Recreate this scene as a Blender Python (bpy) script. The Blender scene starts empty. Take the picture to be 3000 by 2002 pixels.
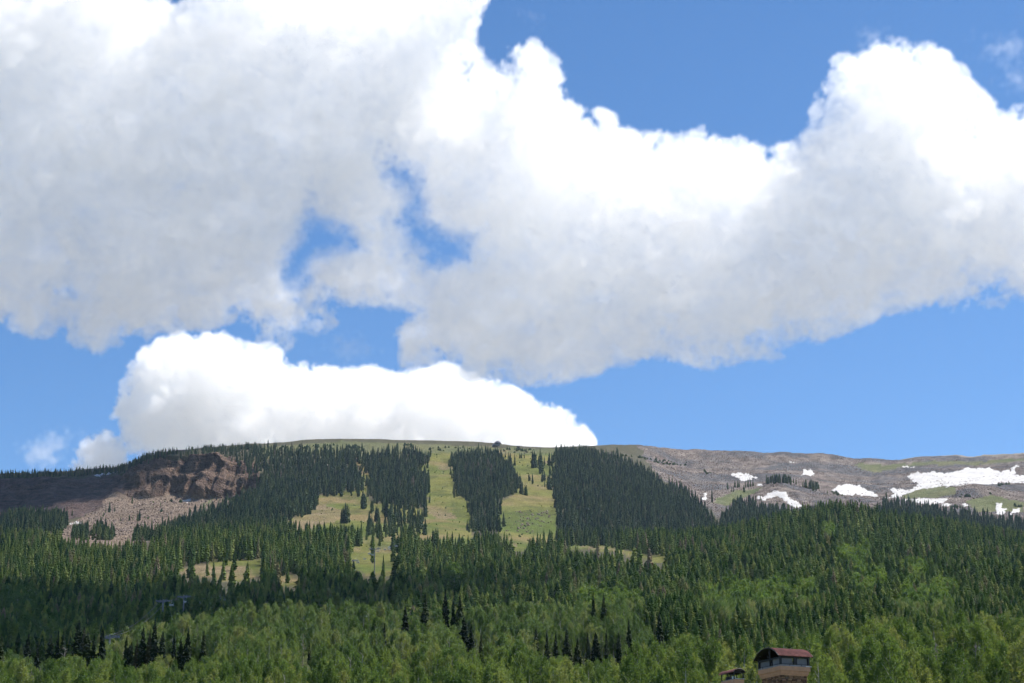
import bpy, math, random
import numpy as np
from mathutils import Vector

# ------------------------------------------------------------------ camera, sky, sun, exposure
sc = bpy.context.scene
F = 5833.0                      # focal length in pixels of the 3000 px wide photograph
PITCH = math.radians(16.24)
SUN_AZ = math.radians(65)       # clockwise from the viewing direction
SUN_EL = math.radians(58)
CLOUDS = True
HAZE = True

cam = bpy.data.cameras.new('camera')
cam_ob = bpy.data.objects.new('camera', cam)
sc.collection.objects.link(cam_ob)
cam.sensor_width = 36.0
cam.lens = F / 3000.0 * 36.0
cam.clip_start = 0.5
cam.clip_end = 60000.0
cam_ob.rotation_euler = (math.pi / 2 + PITCH, 0, 0)
sc.camera = cam_ob

world = bpy.data.worlds.new('World')
sc.world = world
world.use_nodes = True
wn = world.node_tree
bg = wn.nodes['Background']
sky = wn.nodes.new('ShaderNodeTexSky')
sky.sky_type = 'NISHITA'
sky.sun_disc = False
sky.sun_elevation = SUN_EL
sky.sun_rotation = SUN_AZ
sky.altitude = 2600
sky.air_density = 1.0
sky.dust_density = 0.1
sky.ozone_density = 3.0
hsv = wn.nodes.new('ShaderNodeHueSaturation')
hsv.inputs['Saturation'].default_value = 1.17
wn.links.new(sky.outputs[0], hsv.inputs['Color'])
wn.links.new(hsv.outputs[0], bg.inputs[0])
bg.inputs[1].default_value = 0.098

sun = bpy.data.lights.new('sun', 'SUN')
sun.energy = 5.0
sun.angle = math.radians(0.53)
sun.color = (1.0, 0.955, 0.89)
sun_ob = bpy.data.objects.new('sun', sun)
sc.collection.objects.link(sun_ob)
SUN_DIR = Vector((math.sin(SUN_AZ) * math.cos(SUN_EL), math.cos(SUN_AZ) * math.cos(SUN_EL), math.sin(SUN_EL)))
sun_ob.rotation_euler = SUN_DIR.to_track_quat('Z', 'Y').to_euler()

vs = sc.view_settings
vs.view_transform = 'Standard'
vs.look = 'None'
vs.gamma = 1.0
vs.use_curve_mapping = False
vs.exposure = 0.72

cy = sc.cycles
cy.max_bounces = 9
cy.diffuse_bounces = 3
cy.glossy_bounces = 2
cy.transmission_bounces = 4
cy.transparent_max_bounces = 8
cy.volume_bounces = 9
cy.volume_step_rate = 5.0
cy.volume_max_steps = 256
cy.use_adaptive_sampling = True
cy.adaptive_threshold = 0.04
cy.adaptive_min_samples = 16
cy.use_denoising = True
cy.denoiser = 'OPENIMAGEDENOISE'
cy.sample_clamp_indirect = 4.0

# ------------------------------------------------------------------ helpers
RNG = np.random.default_rng(11)
random.seed(7)
COL = sc.collection
CP, SP = math.cos(PITCH), math.sin(PITCH)
K = 3000.0 / 2350.0


def proj(X, Y, Z):
    d = Y * CP + Z * SP
    return 1500 + F * X / d, 1001 - F * (-Y * SP + Z * CP) / d


def uof(px, py):
    return (px - 1500) / (F * CP - (1001 - py) * SP)


def tanel(py):
    """height per metre of forward distance for an image row"""
    return (F * SP + (1001 - py) * CP) / (F * CP - (1001 - py) * SP)


def at(px, py, Y):
    return Vector((uof(px, py) * Y, Y, tanel(py) * Y))


_T = RNG.random((256, 256)).astype(np.float32)


def vnoise(x, y, s=0):
    x = np.asarray(x, float) + 37.3 * s
    y = np.asarray(y, float) + 91.7 * s
    i = np.floor(x).astype(int); j = np.floor(y).astype(int)
    a = x - i; b = y - j
    a = a * a * (3 - 2 * a); b = b * b * (3 - 2 * b)
    g = lambda p, q: _T[p & 255, q & 255]
    return (g(i, j) * (1 - a) + g(i + 1, j) * a) * (1 - b) + (g(i, j + 1) * (1 - a) + g(i + 1, j + 1) * a) * b


def fbm(x, y, s=0, o=4):
    r = 0; w = .5; t = 0
    for k in range(o):
        r = r + w * vnoise(x * 2 ** k, y * 2 ** k, s + k * 3); t += w; w *= .5
    return r / t


def inside(poly, x, y):
    p = np.array(poly, float); r = np.zeros(np.shape(x), bool)
    for i in range(len(p)):
        a = p[i]; b = p[(i + 1) % len(p)]
        e = (b[1] - a[1]) or 1e-9
        r ^= ((a[1] > y) != (b[1] > y)) & (x < a[0] + (y - a[1]) * (b[0] - a[0]) / e)
    return r


def sdf(poly, gx, gy):
    p = np.array(poly, float); best = np.full(np.shape(gx), 1e18)
    for i in range(len(p)):
        a = p[i]; b = p[(i + 1) % len(p)]; e = b - a
        t = np.clip(((gx - a[0]) * e[0] + (gy - a[1]) * e[1]) / max(e @ e, 1e-9), 0, 1)
        best = np.minimum(best, (gx - a[0] - t * e[0]) ** 2 + (gy - a[1] - t * e[1]) ** 2)
    return np.where(inside(poly, gx, gy), 1, -1) * np.sqrt(best)


def mesh_obj(name, verts, faces, mat=None, parent=None, smooth=False, link=True):
    me = bpy.data.meshes.new(name)
    me.from_pydata([tuple(v) for v in verts], [], faces)
    if smooth:
        me.polygons.foreach_set('use_smooth', [True] * len(me.polygons))
    if mat: me.materials.append(mat)
    ob = bpy.data.objects.new(name, me)
    if link: COL.objects.link(ob)
    if parent: ob.parent = parent
    return ob


def tag(o, label=None, cat=None, group=None, kind=None):
    for k, v in (('label', label), ('category', cat), ('group', group), ('kind', kind)):
        if v: o[k] = v
    return o


def empty(name, loc, rz=0):
    o = bpy.data.objects.new(name, None)
    o.empty_display_size = 0.2
    o.location = loc; o.rotation_euler = (0, 0, rz)
    COL.objects.link(o)
    return o


class MB:
    def __init__(s): s.v = []; s.f = []

    def box(s, c, h, ax=None):
        ax = ax or (Vector((1, 0, 0)), Vector((0, 1, 0)), Vector((0, 0, 1)))
        c = Vector(c); n = len(s.v)
        for dx in (-1, 1):
            for dy in (-1, 1):
                for dz in (-1, 1):
                    s.v.append(c + ax[0] * dx * h[0] + ax[1] * dy * h[1] + ax[2] * dz * h[2])
        for q in ((0, 1, 3, 2), (4, 6, 7, 5), (0, 4, 5, 1), (2, 3, 7, 6), (0, 2, 6, 4), (1, 5, 7, 3)):
            s.f.append(tuple(n + i for i in q))
        return s

    def tube(s, pts, rad, seg=6):
        pts = [Vector(p) for p in pts]; n = len(s.v)
        if not hasattr(rad, '__len__'): rad = [rad] * len(pts)
        for i, p in enumerate(pts):
            t = (pts[min(i + 1, len(pts) - 1)] - pts[max(i - 1, 0)]).normalized()
            a = t.orthogonal().normalized(); b = t.cross(a)
            if i and a.dot(s._a) < 0: a = -a; b = -b
            s._a = a
            for k in range(seg):
                w = 2 * math.pi * k / seg
                s.v.append(p + (a * math.cos(w) + b * math.sin(w)) * rad[i])
        for i in range(len(pts) - 1):
            for k in range(seg):
                k2 = (k + 1) % seg
                s.f.append((n + i * seg + k, n + i * seg + k2, n + (i + 1) * seg + k2, n + (i + 1) * seg + k))
        s.f.append(tuple(n + k for k in range(seg))[::-1])
        s.f.append(tuple(n + (len(pts) - 1) * seg + k for k in range(seg)))
        return s

    def build(s, name, mat, parent=None, smooth=False):
        return mesh_obj(name, s.v, s.f, mat, parent, smooth)


def nodes(name):
    m = bpy.data.materials.new(name); m.use_nodes = True
    nt = m.node_tree; nt.nodes.clear()
    out = nt.nodes.new('ShaderNodeOutputMaterial')

    def N(t, ins=None, **kw):
        n = nt.nodes.new(t)
        for k, v in kw.items(): setattr(n, k, v)
        for k, v in (ins or {}).items():
            if isinstance(v, bpy.types.NodeSocket): nt.links.new(v, n.inputs[k])
            else: n.inputs[k].default_value = v
        return n
    return m, nt, out, N


def ramp(N, fac, stops):
    r = N('ShaderNodeValToRGB', {'Fac': fac})
    el = r.color_ramp.elements
    while len(el) < len(stops): el.new(0.5)
    for e, (p, c) in zip(el, stops):
        e.position = p; e.color = (*c, 1)
    return r.outputs[0]


def simple_mat(name, col, rough=.7, metal=0.0, var=0.25, scale=8.0, bump=0.0):
    m, nt, out, N = nodes(name)
    tc = N('ShaderNodeTexCoord')
    nz = N('ShaderNodeTexNoise', {'Vector': tc.outputs['Object'], 'Scale': scale, 'Detail': 6.0})
    c = ramp(N, nz.outputs[0], [(0.3, [x * (1 - var) for x in col]), (0.7, [min(1, x * (1 + var)) for x in col])])
    p = N('ShaderNodeBsdfPrincipled', {'Base Color': c, 'Roughness': rough, 'Metallic': metal})
    if bump:
        b = N('ShaderNodeBump', {'Height': nz.outputs[0], 'Strength': bump, 'Distance': .05})
        nt.links.new(b.outputs[0], p.inputs['Normal'])
    nt.links.new(p.outputs[0], out.inputs[0])
    return m


def foliage_mat(name, stops, trans=.35, patch=140.0, tcol=None, rough=.6, far=None, far_from=1500.0, far_to=1850.0, gain=1.2):
    """colour differs from tree to tree (random + patches across the slope), leaves pass some light;
    far = stops mixed in with distance; in conifers part species, part painted haze"""
    m, nt, out, N = nodes(name)
    oi = N('ShaderNodeObjectInfo')
    pn = N('ShaderNodeTexNoise', {'Vector': oi.outputs['Location'], 'Scale': 1.0 / patch, 'Detail': 2.0})
    mx = N('ShaderNodeMix', {'Factor': .3, 'A': oi.outputs['Random'], 'B': pn.outputs[0]})
    mp = N('ShaderNodeMapRange', {'Value': mx.outputs[0], 'From Min': .12, 'From Max': .88})
    lift = lambda st: [(p, [gain * x for x in q]) for p, q in st]
    c = ramp(N, mp.outputs[0], lift(stops))
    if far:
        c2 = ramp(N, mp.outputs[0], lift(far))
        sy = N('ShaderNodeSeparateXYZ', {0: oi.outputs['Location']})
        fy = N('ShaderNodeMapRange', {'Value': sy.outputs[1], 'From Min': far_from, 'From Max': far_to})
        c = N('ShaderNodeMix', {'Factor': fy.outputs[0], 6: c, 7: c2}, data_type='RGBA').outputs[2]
    tc = N('ShaderNodeTexCoord')
    fn = N('ShaderNodeTexNoise', {'Vector': tc.outputs['Object'], 'Scale': 9.0, 'Detail': 3.0})
    fm = N('ShaderNodeMapRange', {'Value': fn.outputs[0], 'From Min': .3, 'From Max': .7, 'To Min': .7, 'To Max': 1.3})
    mul = N('ShaderNodeVectorMath', {0: c, 1: fm.outputs[0]}, operation='MULTIPLY')
    d = N('ShaderNodeBsdfPrincipled', {'Base Color': mul.outputs[0], 'Roughness': rough, 'Specular IOR Level': .03})
    tm = N('ShaderNodeVectorMath', {0: mul.outputs[0], 1: tcol or (1.3, 1.35, .6)}, operation='MULTIPLY')
    t = N('ShaderNodeBsdfTranslucent', {'Color': tm.outputs[0]})
    s = N('ShaderNodeMixShader', {0: trans, 1: d.outputs[0], 2: t.outputs[0]})
    nt.links.new(s.outputs[0], out.inputs[0])
    return m


# ------------------------------------------------------------------ terrain
# rows of ground control points (image x, image y) at a forward distance; front to back
XS = [0, 250, 500, 750, 1000, 1250, 1500, 1750, 2000, 2250, 2500, 2750, 3000]
LAY = []   # (distance controls, row controls, subdivisions to the next layer)


def lay(Y, pts, n):
    if not isinstance(Y, list): Y = [(0, Y)]
    LAY.append((Y, pts, n))


lay(200, [(0, 2265), (3000, 2255)], 8)
lay(300, [(0, 2105), (800, 2110), (1500, 2105), (2200, 2075), (2600, 2050), (3000, 2040)], 10)
lay(400, [(0, 2065), (300, 2055), (480, 1995), (900, 1975), (1400, 1975), (2000, 1980), (2500, 1975), (3000, 1960)], 8)
lay(480, [(0, 2050), (200, 2035), (340, 1972), (400, 1944), (500, 1920), (600, 1900), (700, 1884), (1000, 1886), (1400, 1888), (1600, 1880), (1800, 1876), (2000, 1880), (2300, 1890), (3000, 1890)], 10)
lay(650, [(0, 1965), (400, 1950), (700, 1935), (1000, 1925), (1500, 1900), (2000, 1845), (2500, 1825), (3000, 1830)], 10)
lay(950, [(0, 1850), (300, 1845), (500, 1822), (700, 1795), (1000, 1785), (1500, 1780), (1800, 1758), (2000, 1742), (2300, 1722), (2500, 1715), (3000, 1728)], 12)
lay(1250, [(0, 1725), (300, 1718), (600, 1692), (800, 1692), (1000, 1690), (1300, 1682), (1500, 1676), (1800, 1664), (2000, 1650), (2200, 1634), (2432, 1622), (2700, 1640), (3000, 1660)], 14)
lay(1600, [(0, 1605), (200, 1605), (400, 1596), (600, 1592), (800, 1588), (1000, 1592), (1200, 1600), (1500, 1606), (1800, 1603), (2000, 1605), (2130, 1600), (2216, 1585), (2288, 1560), (2432, 1532), (2527, 1540), (2623, 1558), (2720, 1574), (2815, 1588), (2911, 1606), (3000, 1620)], 14)
lay(1900, [(0, 1550), (200, 1553), (400, 1560), (600, 1542), (800, 1525), (1000, 1532), (1200, 1542), (1500, 1556), (1700, 1570), (1900, 1582), (2050, 1592), (2216, 1605), (2432, 1590), (2700, 1605), (3000, 1640)], 22)
lay(2200, [(0, 1512), (200, 1510), (300, 1500), (400, 1484), (500, 1474), (600, 1472), (700, 1470), (800, 1462), (1000, 1462), (1200, 1452), (1500, 1452), (1700, 1462), (1900, 1490), (2050, 1530), (2200, 1545), (2432, 1548), (2700, 1545), (2850, 1556), (3000, 1570)], 26)
lay([(0, 2470), (350, 2470), (380, 2500), (760, 2500), (800, 2470), (3000, 2470)], [(0, 1478), (200, 1470), (300, 1455), (380, 1442), (450, 1438), (540, 1446), (590, 1438), (650, 1446), (720, 1442), (760, 1415), (800, 1402), (1000, 1390), (1200, 1385), (1500, 1385), (1700, 1398), (1900, 1432), (2050, 1470), (2200, 1492), (2432, 1498), (2700, 1498), (2850, 1500), (3000, 1512)], 16)
lay([(0, 2540), (350, 2540), (380, 2512), (760, 2512), (800, 2530), (3000, 2560)], [(0, 1438), (200, 1438), (300, 1432), (370, 1415), (390, 1396), (480, 1394), (540, 1402), (560, 1412), (600, 1398), (660, 1400), (720, 1402), (760, 1385), (800, 1380), (1000, 1370), (1200, 1362), (1500, 1365), (1700, 1375), (1900, 1412), (2050, 1456), (2200, 1470), (2300, 1462), (2432, 1472), (2700, 1470), (2850, 1462), (3000, 1470)], 8)
lay([(0, 2560), (350, 2560), (380, 2540), (760, 2540), (800, 2560), (3000, 2620)], [(0, 1424), (200, 1424), (300, 1418), (370, 1400), (390, 1386), (480, 1376), (560, 1384), (620, 1376), (680, 1382), (740, 1380), (800, 1368), (1000, 1358), (1200, 1350), (1500, 1354), (1700, 1362), (1900, 1404), (2050, 1448), (2200, 1455), (2290, 1432), (2400, 1452), (2550, 1462), (2700, 1448), (2850, 1430), (3000, 1448)], 12)
lay([(0, 2580), (350, 2590), (380, 2556), (760, 2556), (800, 2590), (3000, 2700)], [(0, 1412), (200, 1408), (300, 1404), (370, 1385), (400, 1366), (440, 1352), (480, 1347), (560, 1342), (640, 1348), (700, 1358), (760, 1358), (800, 1356), (1000, 1345), (1200, 1338), (1500, 1342), (1700, 1346), (1900, 1390), (2050, 1438), (2200, 1444), (2290, 1418), (2400, 1440), (2550, 1455), (2700, 1440), (2850, 1424), (3000, 1436)], 24)
lay([(0, 2750), (350, 2720), (500, 2700), (1000, 2760), (1500, 2800), (1700, 2840), (2000, 3100), (3000, 3300)], [(0, 1398), (100, 1396), (200, 1392), (300, 1385), (380, 1378), (430, 1352), (480, 1338), (560, 1330), (640, 1325), (740, 1314), (800, 1308), (900, 1302), (1000, 1299), (1070, 1297), (1150, 1298), (1300, 1303), (1400, 1308), (1450, 1314), (1520, 1318), (1600, 1320), (1750, 1318), (1900, 1345), (2000, 1368), (2180, 1372), (2300, 1368), (2400, 1372), (2500, 1385), (2640, 1388), (2720, 1378), (2800, 1372), (2850, 1374), (2950, 1366), (3000, 1362)], 14)
lay([(0, 2860), (350, 2820), (500, 2800), (1000, 2880), (1500, 2920), (1700, 2980), (2000, 3350), (3000, 3600)], [(0, 1395), (100, 1393), (200, 1389), (300, 1381), (380, 1373), (430, 1345), (480, 1334), (560, 1326), (640, 1318), (740, 1307), (800, 1301), (900, 1294), (1000, 1291), (1070, 1289), (1150, 1291), (1300, 1296), (1400, 1302), (1450, 1308), (1520, 1313), (1600, 1315), (1750, 1310), (1900, 1319), (2000, 1327), (2180, 1337), (2300, 1338), (2400, 1343), (2500, 1358), (2640, 1358), (2720, 1350), (2800, 1347), (2850, 1351), (2950, 1343), (3000, 1339)], 12)

UE = 0.62
ucore = np.linspace(-0.33, 0.33, 800)
uout = 0.33 + (np.linspace(0, 1, 40)[1:] ** 1.7) * 2.2
US = np.concatenate([-uout[::-1], ucore, uout])
Yk = []; Zk = []; NS = []
for y0, z0, n in ((-30, -3.2, 3), (3, -1.75, 3), (30, -1.2, 6), (100, 4.0, 6)):
    Yk.append(np.full(US.shape, float(y0))); Zk.append(np.full(US.shape, float(z0))); NS.append(n)
for Yc, Pc, n in LAY:
    x = 1500 + US * 5750
    for _ in range(3):
        yy = np.interp(x, [p[0] for p in Pc], [p[1] for p in Pc])
        x = 1500 + US * (F * CP - (1001 - yy) * SP)
    Yd = np.interp(x, [p[0] for p in Yc], [p[1] for p in Yc])
    Yk.append(Yd); Zk.append(Yd * tanel(yy)); NS.append(n)
Yk.append(Yk[-1] + 260); Zk.append(Zk[-1] - 25); NS.append(6)
Yk.append(Yk[-1] + 1600); Zk.append(Zk[-1] - 420); NS.append(6)
Yk.append(Yk[-1] + 20000); Zk.append(Zk[-1] - 300); NS.append(1)
Yk = np.array(Yk); Zk = np.array(Zk)


def smooth_u(A, k):
    ker = np.hanning(k + 2)[1:-1]; ker /= ker.sum()
    return np.array([np.convolve(np.pad(r, k // 2, mode='edge'), ker, mode='valid') for r in A])


Zs = smooth_u(Zk, 13); Ys = smooth_u(Yk, 13)
hY = np.diff(Ys, axis=0); dl = np.diff(Zs, axis=0) / hY
M = np.zeros_like(Zs)
w1 = 2 * hY[1:] + hY[:-1]; w2 = hY[1:] + 2 * hY[:-1]
with np.errstate(all='ignore'):
    hm = (w1 + w2) / (w1 / dl[:-1] + w2 / dl[1:])
M[1:-1] = np.where(dl[:-1] * dl[1:] > 0, hm, 0)
M[0] = dl[0]; M[-1] = dl[-1]
rowsY = []; rowsZ = []; SEG = []
for k in range(len(Ys) - 1):
    for i in range(NS[k]):
        t = i / NS[k]; h = hY[k]
        rowsY.append(Ys[k] + t * h)
        rowsZ.append((2 * t ** 3 - 3 * t ** 2 + 1) * Zs[k] + (t ** 3 - 2 * t ** 2 + t) * h * M[k] + (-2 * t ** 3 + 3 * t ** 2) * Zs[k + 1] + (t ** 3 - t ** 2) * h * M[k + 1])
        SEG.append(k)
rowsY.append(Ys[-1]); rowsZ.append(Zs[-1]); SEG.append(len(Ys) - 1)
TY = np.array(rowsY); TZ = np.array(rowsZ); SEG = np.array(SEG)
TX = US[None, :] * np.maximum(TY, 40)
# gentle unevenness of the ground, less close to the camera
amp = np.clip((TY - 300) / 1500, 0, 1) * np.clip((9000 - TY) / 5000, 0, 1)
TZ = TZ + amp * (9 * (fbm(TX / 140, TY / 140, 1) - .5) + 4 * (fbm(TX / 35, TY / 35, 2) - .5))
SCREE = [[(1860, 1300), (2000, 1290), (3400, 1290), (3400, 1560), (2400, 1560), (2120, 1540), (2090, 1500), (1930, 1400)]]
TALUS = [[(340, 1445), (400, 1432), (760, 1440), (720, 1480), (620, 1510), (560, 1535), (510, 1560), (480, 1580), (330, 1600), (215, 1600), (165, 1575), (190, 1545), (260, 1505)]]


def anyin(polys, x, y):
    r = np.zeros(np.shape(x), bool)
    for p in polys: r |= inside(p, x, y)
    return r


_px, _py = proj(TX, np.maximum(TY, 5), TZ)
sw = smooth_u((anyin(SCREE + TALUS, _px, _py) & (TY > 1750)).astype(float), 9)
TZ = TZ + sw * ((fbm(TX / 30, TY / 30, 18, 4) - .5) * 6)
LX, LYY, LZ = TX.copy(), TY.copy(), TZ.copy()           # lookup copy, before the cliffs are broken up
LPX, LPY = proj(LX, np.maximum(LYY, 5), LZ)


def zat(X, Y):
    """ground height under world points"""
    X = np.atleast_1d(np.asarray(X, float)); Y = np.atleast_1d(np.asarray(Y, float))
    c = np.clip(np.interp(X / np.maximum(Y, 40), US, np.arange(len(US))), 0, len(US) - 1.001)
    c0 = c.astype(int); f = c - c0
    out = np.zeros(len(X))
    for cc in np.unique(c0):
        m = c0 == cc
        za = np.interp(Y[m], LYY[:, cc], LZ[:, cc]); zb = np.interp(Y[m], LYY[:, cc + 1], LZ[:, cc + 1])
        out[m] = za * (1 - f[m]) + zb * f[m]
    return out


FIRST = int(np.argmax(SEG >= 4))
ROWLAY = {k: int(np.argmax(SEG >= k)) for k in range(SEG.max() + 1)}


def ground(px, py, rmin=0):
    """first ground point, going away from the camera, seen at an image position"""
    u = uof(px, py)
    c = np.clip(np.interp(u, US, np.arange(len(US))), 0, len(US) - 1.001); c0 = int(c); f = c - c0
    col = LPY[:, c0] * (1 - f) + LPY[:, c0 + 1] * f
    r0 = max(rmin, FIRST)
    idx = np.where(col[r0:] <= py)[0]
    r = r0 + (idx[0] if len(idx) else len(col) - r0 - 4)
    r = max(r, 1)
    a = (col[r - 1] - py) / max(col[r - 1] - col[r], 1e-6) if len(idx) else 0
    a = min(max(a, 0), 1)
    g = lambda A: (A[r - 1, c0] * (1 - f) + A[r - 1, c0 + 1] * f) * (1 - a) + (A[r, c0] * (1 - f) + A[r, c0 + 1] * f) * a
    return Vector((g(LX), g(LYY), g(LZ)))


# what covers the ground: polygons in image space, for ground beyond 900 m
FOREST = {
 'right': ([(1630, 1335), (1715, 1328), (1748, 1340), (1815, 1352), (1892, 1392), (1940, 1432), (2000, 1450), (2029, 1475), (2062, 1510), (2096, 1560), (2110, 1610), (1950, 1625), (1860, 1612), (1790, 1597), (1640, 1590), (1640, 1557), (1626, 1432)], 1),
 'centre': ([(1326, 1352), (1335, 1343), (1430, 1334), (1462, 1345), (1482, 1375), (1505, 1400), (1513, 1415), (1511, 1442), (1475, 1461), (1460, 1475), (1458, 1500), (1384, 1511), (1372, 1480), (1369, 1456), (1345, 1447), (1336, 1413)], 1),
 'centre_low': ([(1384, 1500), (1460, 1490), (1460, 1560), (1384, 1560)], .6),
 'left_run': ([(1062, 1345), (1070, 1375), (1091, 1400), (1115, 1412), (1077, 1430), (1080, 1445), (1100, 1465), (1134, 1475), (1190, 1485), (1225, 1490), (1244, 1488), (1242, 1450), (1256, 1443), (1255, 1425), (1245, 1405), (1222, 1390), (1222, 1372), (1247, 1362), (1248, 1345), (1150, 1332)], 1),
 'left_run_low': ([(1085, 1505), (1240, 1490), (1240, 1560), (1085, 1580)], .35),
 'left': ([(671, 1352), (720, 1332), (800, 1326), (890, 1326), (983, 1332), (1055, 1338), (1055, 1360), (1000, 1372), (1010, 1385), (1050, 1400), (1053, 1425), (1050, 1440), (935, 1448), (930, 1475), (900, 1508), (840, 1518), (830, 1545), (860, 1575), (760, 1600), (480, 1610), (430, 1590), (480, 1575), (510, 1555), (566, 1532), (624, 1508), (710, 1484), (718, 1460), (750, 1440), (750, 1405), (700, 1370)], 1),
 'far_left': ([(0, 1530), (60, 1518), (130, 1516), (195, 1532), (190, 1555), (165, 1562), (100, 1556), (0, 1564), (-400, 1564), (-400, 1530)], .8),
 'talus_foot': ([(210, 1562), (300, 1557), (340, 1577), (330, 1590), (260, 1592), (215, 1582)], .6),
 'talus_foot_b': ([(0, 1585), (200, 1590), (330, 1600), (500, 1600), (600, 1640), (0, 1640), (-400, 1640), (-400, 1585)], .8),
 'talus_in': ([(380, 1575), (450, 1570), (520, 1590), (400, 1600)], .4),
 'tongue': ([(2115, 1530), (2170, 1478), (2200, 1468), (2240, 1495), (2310, 1508), (2400, 1545), (2400, 1600), (2115, 1600)], .8),
 'strip': ([(2595, 1482), (2700, 1498), (2800, 1514), (2900, 1522), (3000, 1536), (3400, 1560), (3400, 1660), (2400, 1610), (2480, 1530), (2560, 1520)], .8),
 'clump': ([(2243, 1417), (2270, 1410), (2300, 1410), (2330, 1418), (2300, 1417)], .9),
 'clump_b': ([(2355, 1428), (2370, 1424), (2398, 1436), (2390, 1440)], .8),
 'clump_c': ([(2590, 1470), (2640, 1474), (2720, 1486), (2720, 1494), (2640, 1488)], .6),
}
KRUMM = [  # low dark shrubby conifers
 ([(760, 1318), (900, 1306), (1040, 1305), (1080, 1318), (980, 1335), (800, 1340)], .7),
 ([(1780, 1330), (1870, 1340), (1960, 1352), (2010, 1366), (1960, 1366), (1880, 1345)], .8),
 ([(2800, 1450), (2850, 1446), (2850, 1456), (2800, 1458)], .8), ([(2885, 1462), (2950, 1466), (2950, 1472), (2890, 1470)], .9),
 ([(2925, 1420), (2955, 1418), (2955, 1424), (2928, 1426)], .9), ([(2788, 1484), (2815, 1484), (2815, 1489), (2788, 1489)], .9),
 ([(2965, 1478), (3000, 1478), (3000, 1486), (2965, 1484)], .7), ([(2880, 1448), (2905, 1446), (2905, 1452), (2880, 1453)], .9),
 ([(1180, 1306), (1200, 1303), (1210, 1310), (1190, 1314)], .8), ([(1240, 1314), (1330, 1308), (1400, 1318), (1330, 1328), (1250, 1322)], .25),
 ([(1470, 1316), (1560, 1318), (1560, 1330), (1480, 1326)], .35), ([(2050, 1375), (2085, 1388), (2080, 1394), (2045, 1380)], .7),
 ([(2000, 1352), (2016, 1356), (2010, 1364), (2000, 1362)], .7), ([(440, 1452), (520, 1470), (600, 1490), (480, 1530), (380, 1520), (420, 1480)], .035),
 ([(2440, 1440), (2466, 1450), (2460, 1455), (2440, 1447)], .8), ([(2496, 1462), (2520, 1462), (2520, 1472), (2496, 1470)], .5),
]
SKYLINE = [  # rows of trees along the crest
 ([(-400, 1402), (0, 1402), (130, 1400), (280, 1394), (370, 1385), (430, 1362), (470, 1345), (470, 1335), (420, 1345), (370, 1372), (300, 1380), (200, 1388), (0, 1394), (-400, 1394)], .9),
 ([(470, 1345), (560, 1338), (650, 1338), (680, 1350), (760, 1345), (760, 1312), (640, 1320), (560, 1327), (470, 1335)], .75),
]
CLEAR = [
 [(1647, 1594), (1787, 1599), (1839, 1613), (1950, 1630), (1960, 1648), (1911, 1652), (1863, 1635), (1791, 1616), (1671, 1608)],  # meadows inside the mid forest that stay in view
 [(505, 1674), (576, 1654), (768, 1638), (773, 1668), (758, 1690), (671, 1706), (600, 1690)],
 [(810, 1686), (882, 1686), (878, 1720), (815, 1715)],
 [(1036, 1604), (1100, 1594), (1165, 1590), (1172, 1605), (1165, 1650), (1150, 1688), (1085, 1690), (1030, 1664), (1022, 1640)],
 [(1475, 1597), (1542, 1594), (1537, 1612), (1480, 1617)],
 [(1647, 1597), (1787, 1602), (1839, 1617), (1940, 1634), (1954, 1646), (1911, 1648), (1863, 1631), (1791, 1612), (1671, 1604)],
 [(1312, 1704), (1336, 1688), (1360, 1688), (1355, 1706), (1317, 1730)],
]
RUNS = [  # open grass of the ski runs
 [(1250, 1312), (1322, 1312), (1326, 1375), (1345, 1447), (1372, 1470), (1384, 1530), (1384, 1610), (1225, 1610), (1244, 1500), (1256, 1440), (1222, 1395), (1222, 1370), (1250, 1360)],
 [(1462, 1330), (1560, 1320), (1628, 1330), (1622, 1432), (1640, 1612), (1460, 1612), (1460, 1480), (1515, 1440), (1510, 1390), (1480, 1350)],
 [(930, 1450), (1050, 1440), (1060, 1370), (1040, 1360), (1062, 1345), (1090, 1400), (1115, 1412), (1075, 1432), (1085, 1470), (1240, 1490), (1240, 1610), (860, 1610), (850, 1520), (900, 1510)],
]
PINK = [  # bare tan soil
 [(885, 1490), (935, 1475), (980, 1490), (1030, 1510), (960, 1535), (860, 1560), (855, 1530)],
 [(505, 1678), (576, 1660), (720, 1658), (745, 1680), (671, 1704), (600, 1690)], [(815, 1690), (880, 1690), (880, 1702), (815, 1704)],
 [(1036, 1606), (1060, 1604), (1062, 1622), (1036, 1622)], [(1085, 1612), (1160, 1604), (1160, 1618), (1090, 1624)],
 [(1458, 1318), (1490, 1319), (1486, 1325), (1460, 1324)], [(1660, 1597), (1787, 1604), (1860, 1630), (1940, 1640), (1900, 1646), (1791, 1611)],
 [(1250, 1480), (1320, 1500), (1340, 1520), (1290, 1525), (1250, 1505)], [(1290, 1360), (1326, 1358), (1330, 1375), (1290, 1378)],
 [(1480, 1598), (1515, 1594), (1515, 1603), (1482, 1606)], [(1595, 1350), (1618, 1348), (1618, 1356), (1595, 1358)],
]
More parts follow.
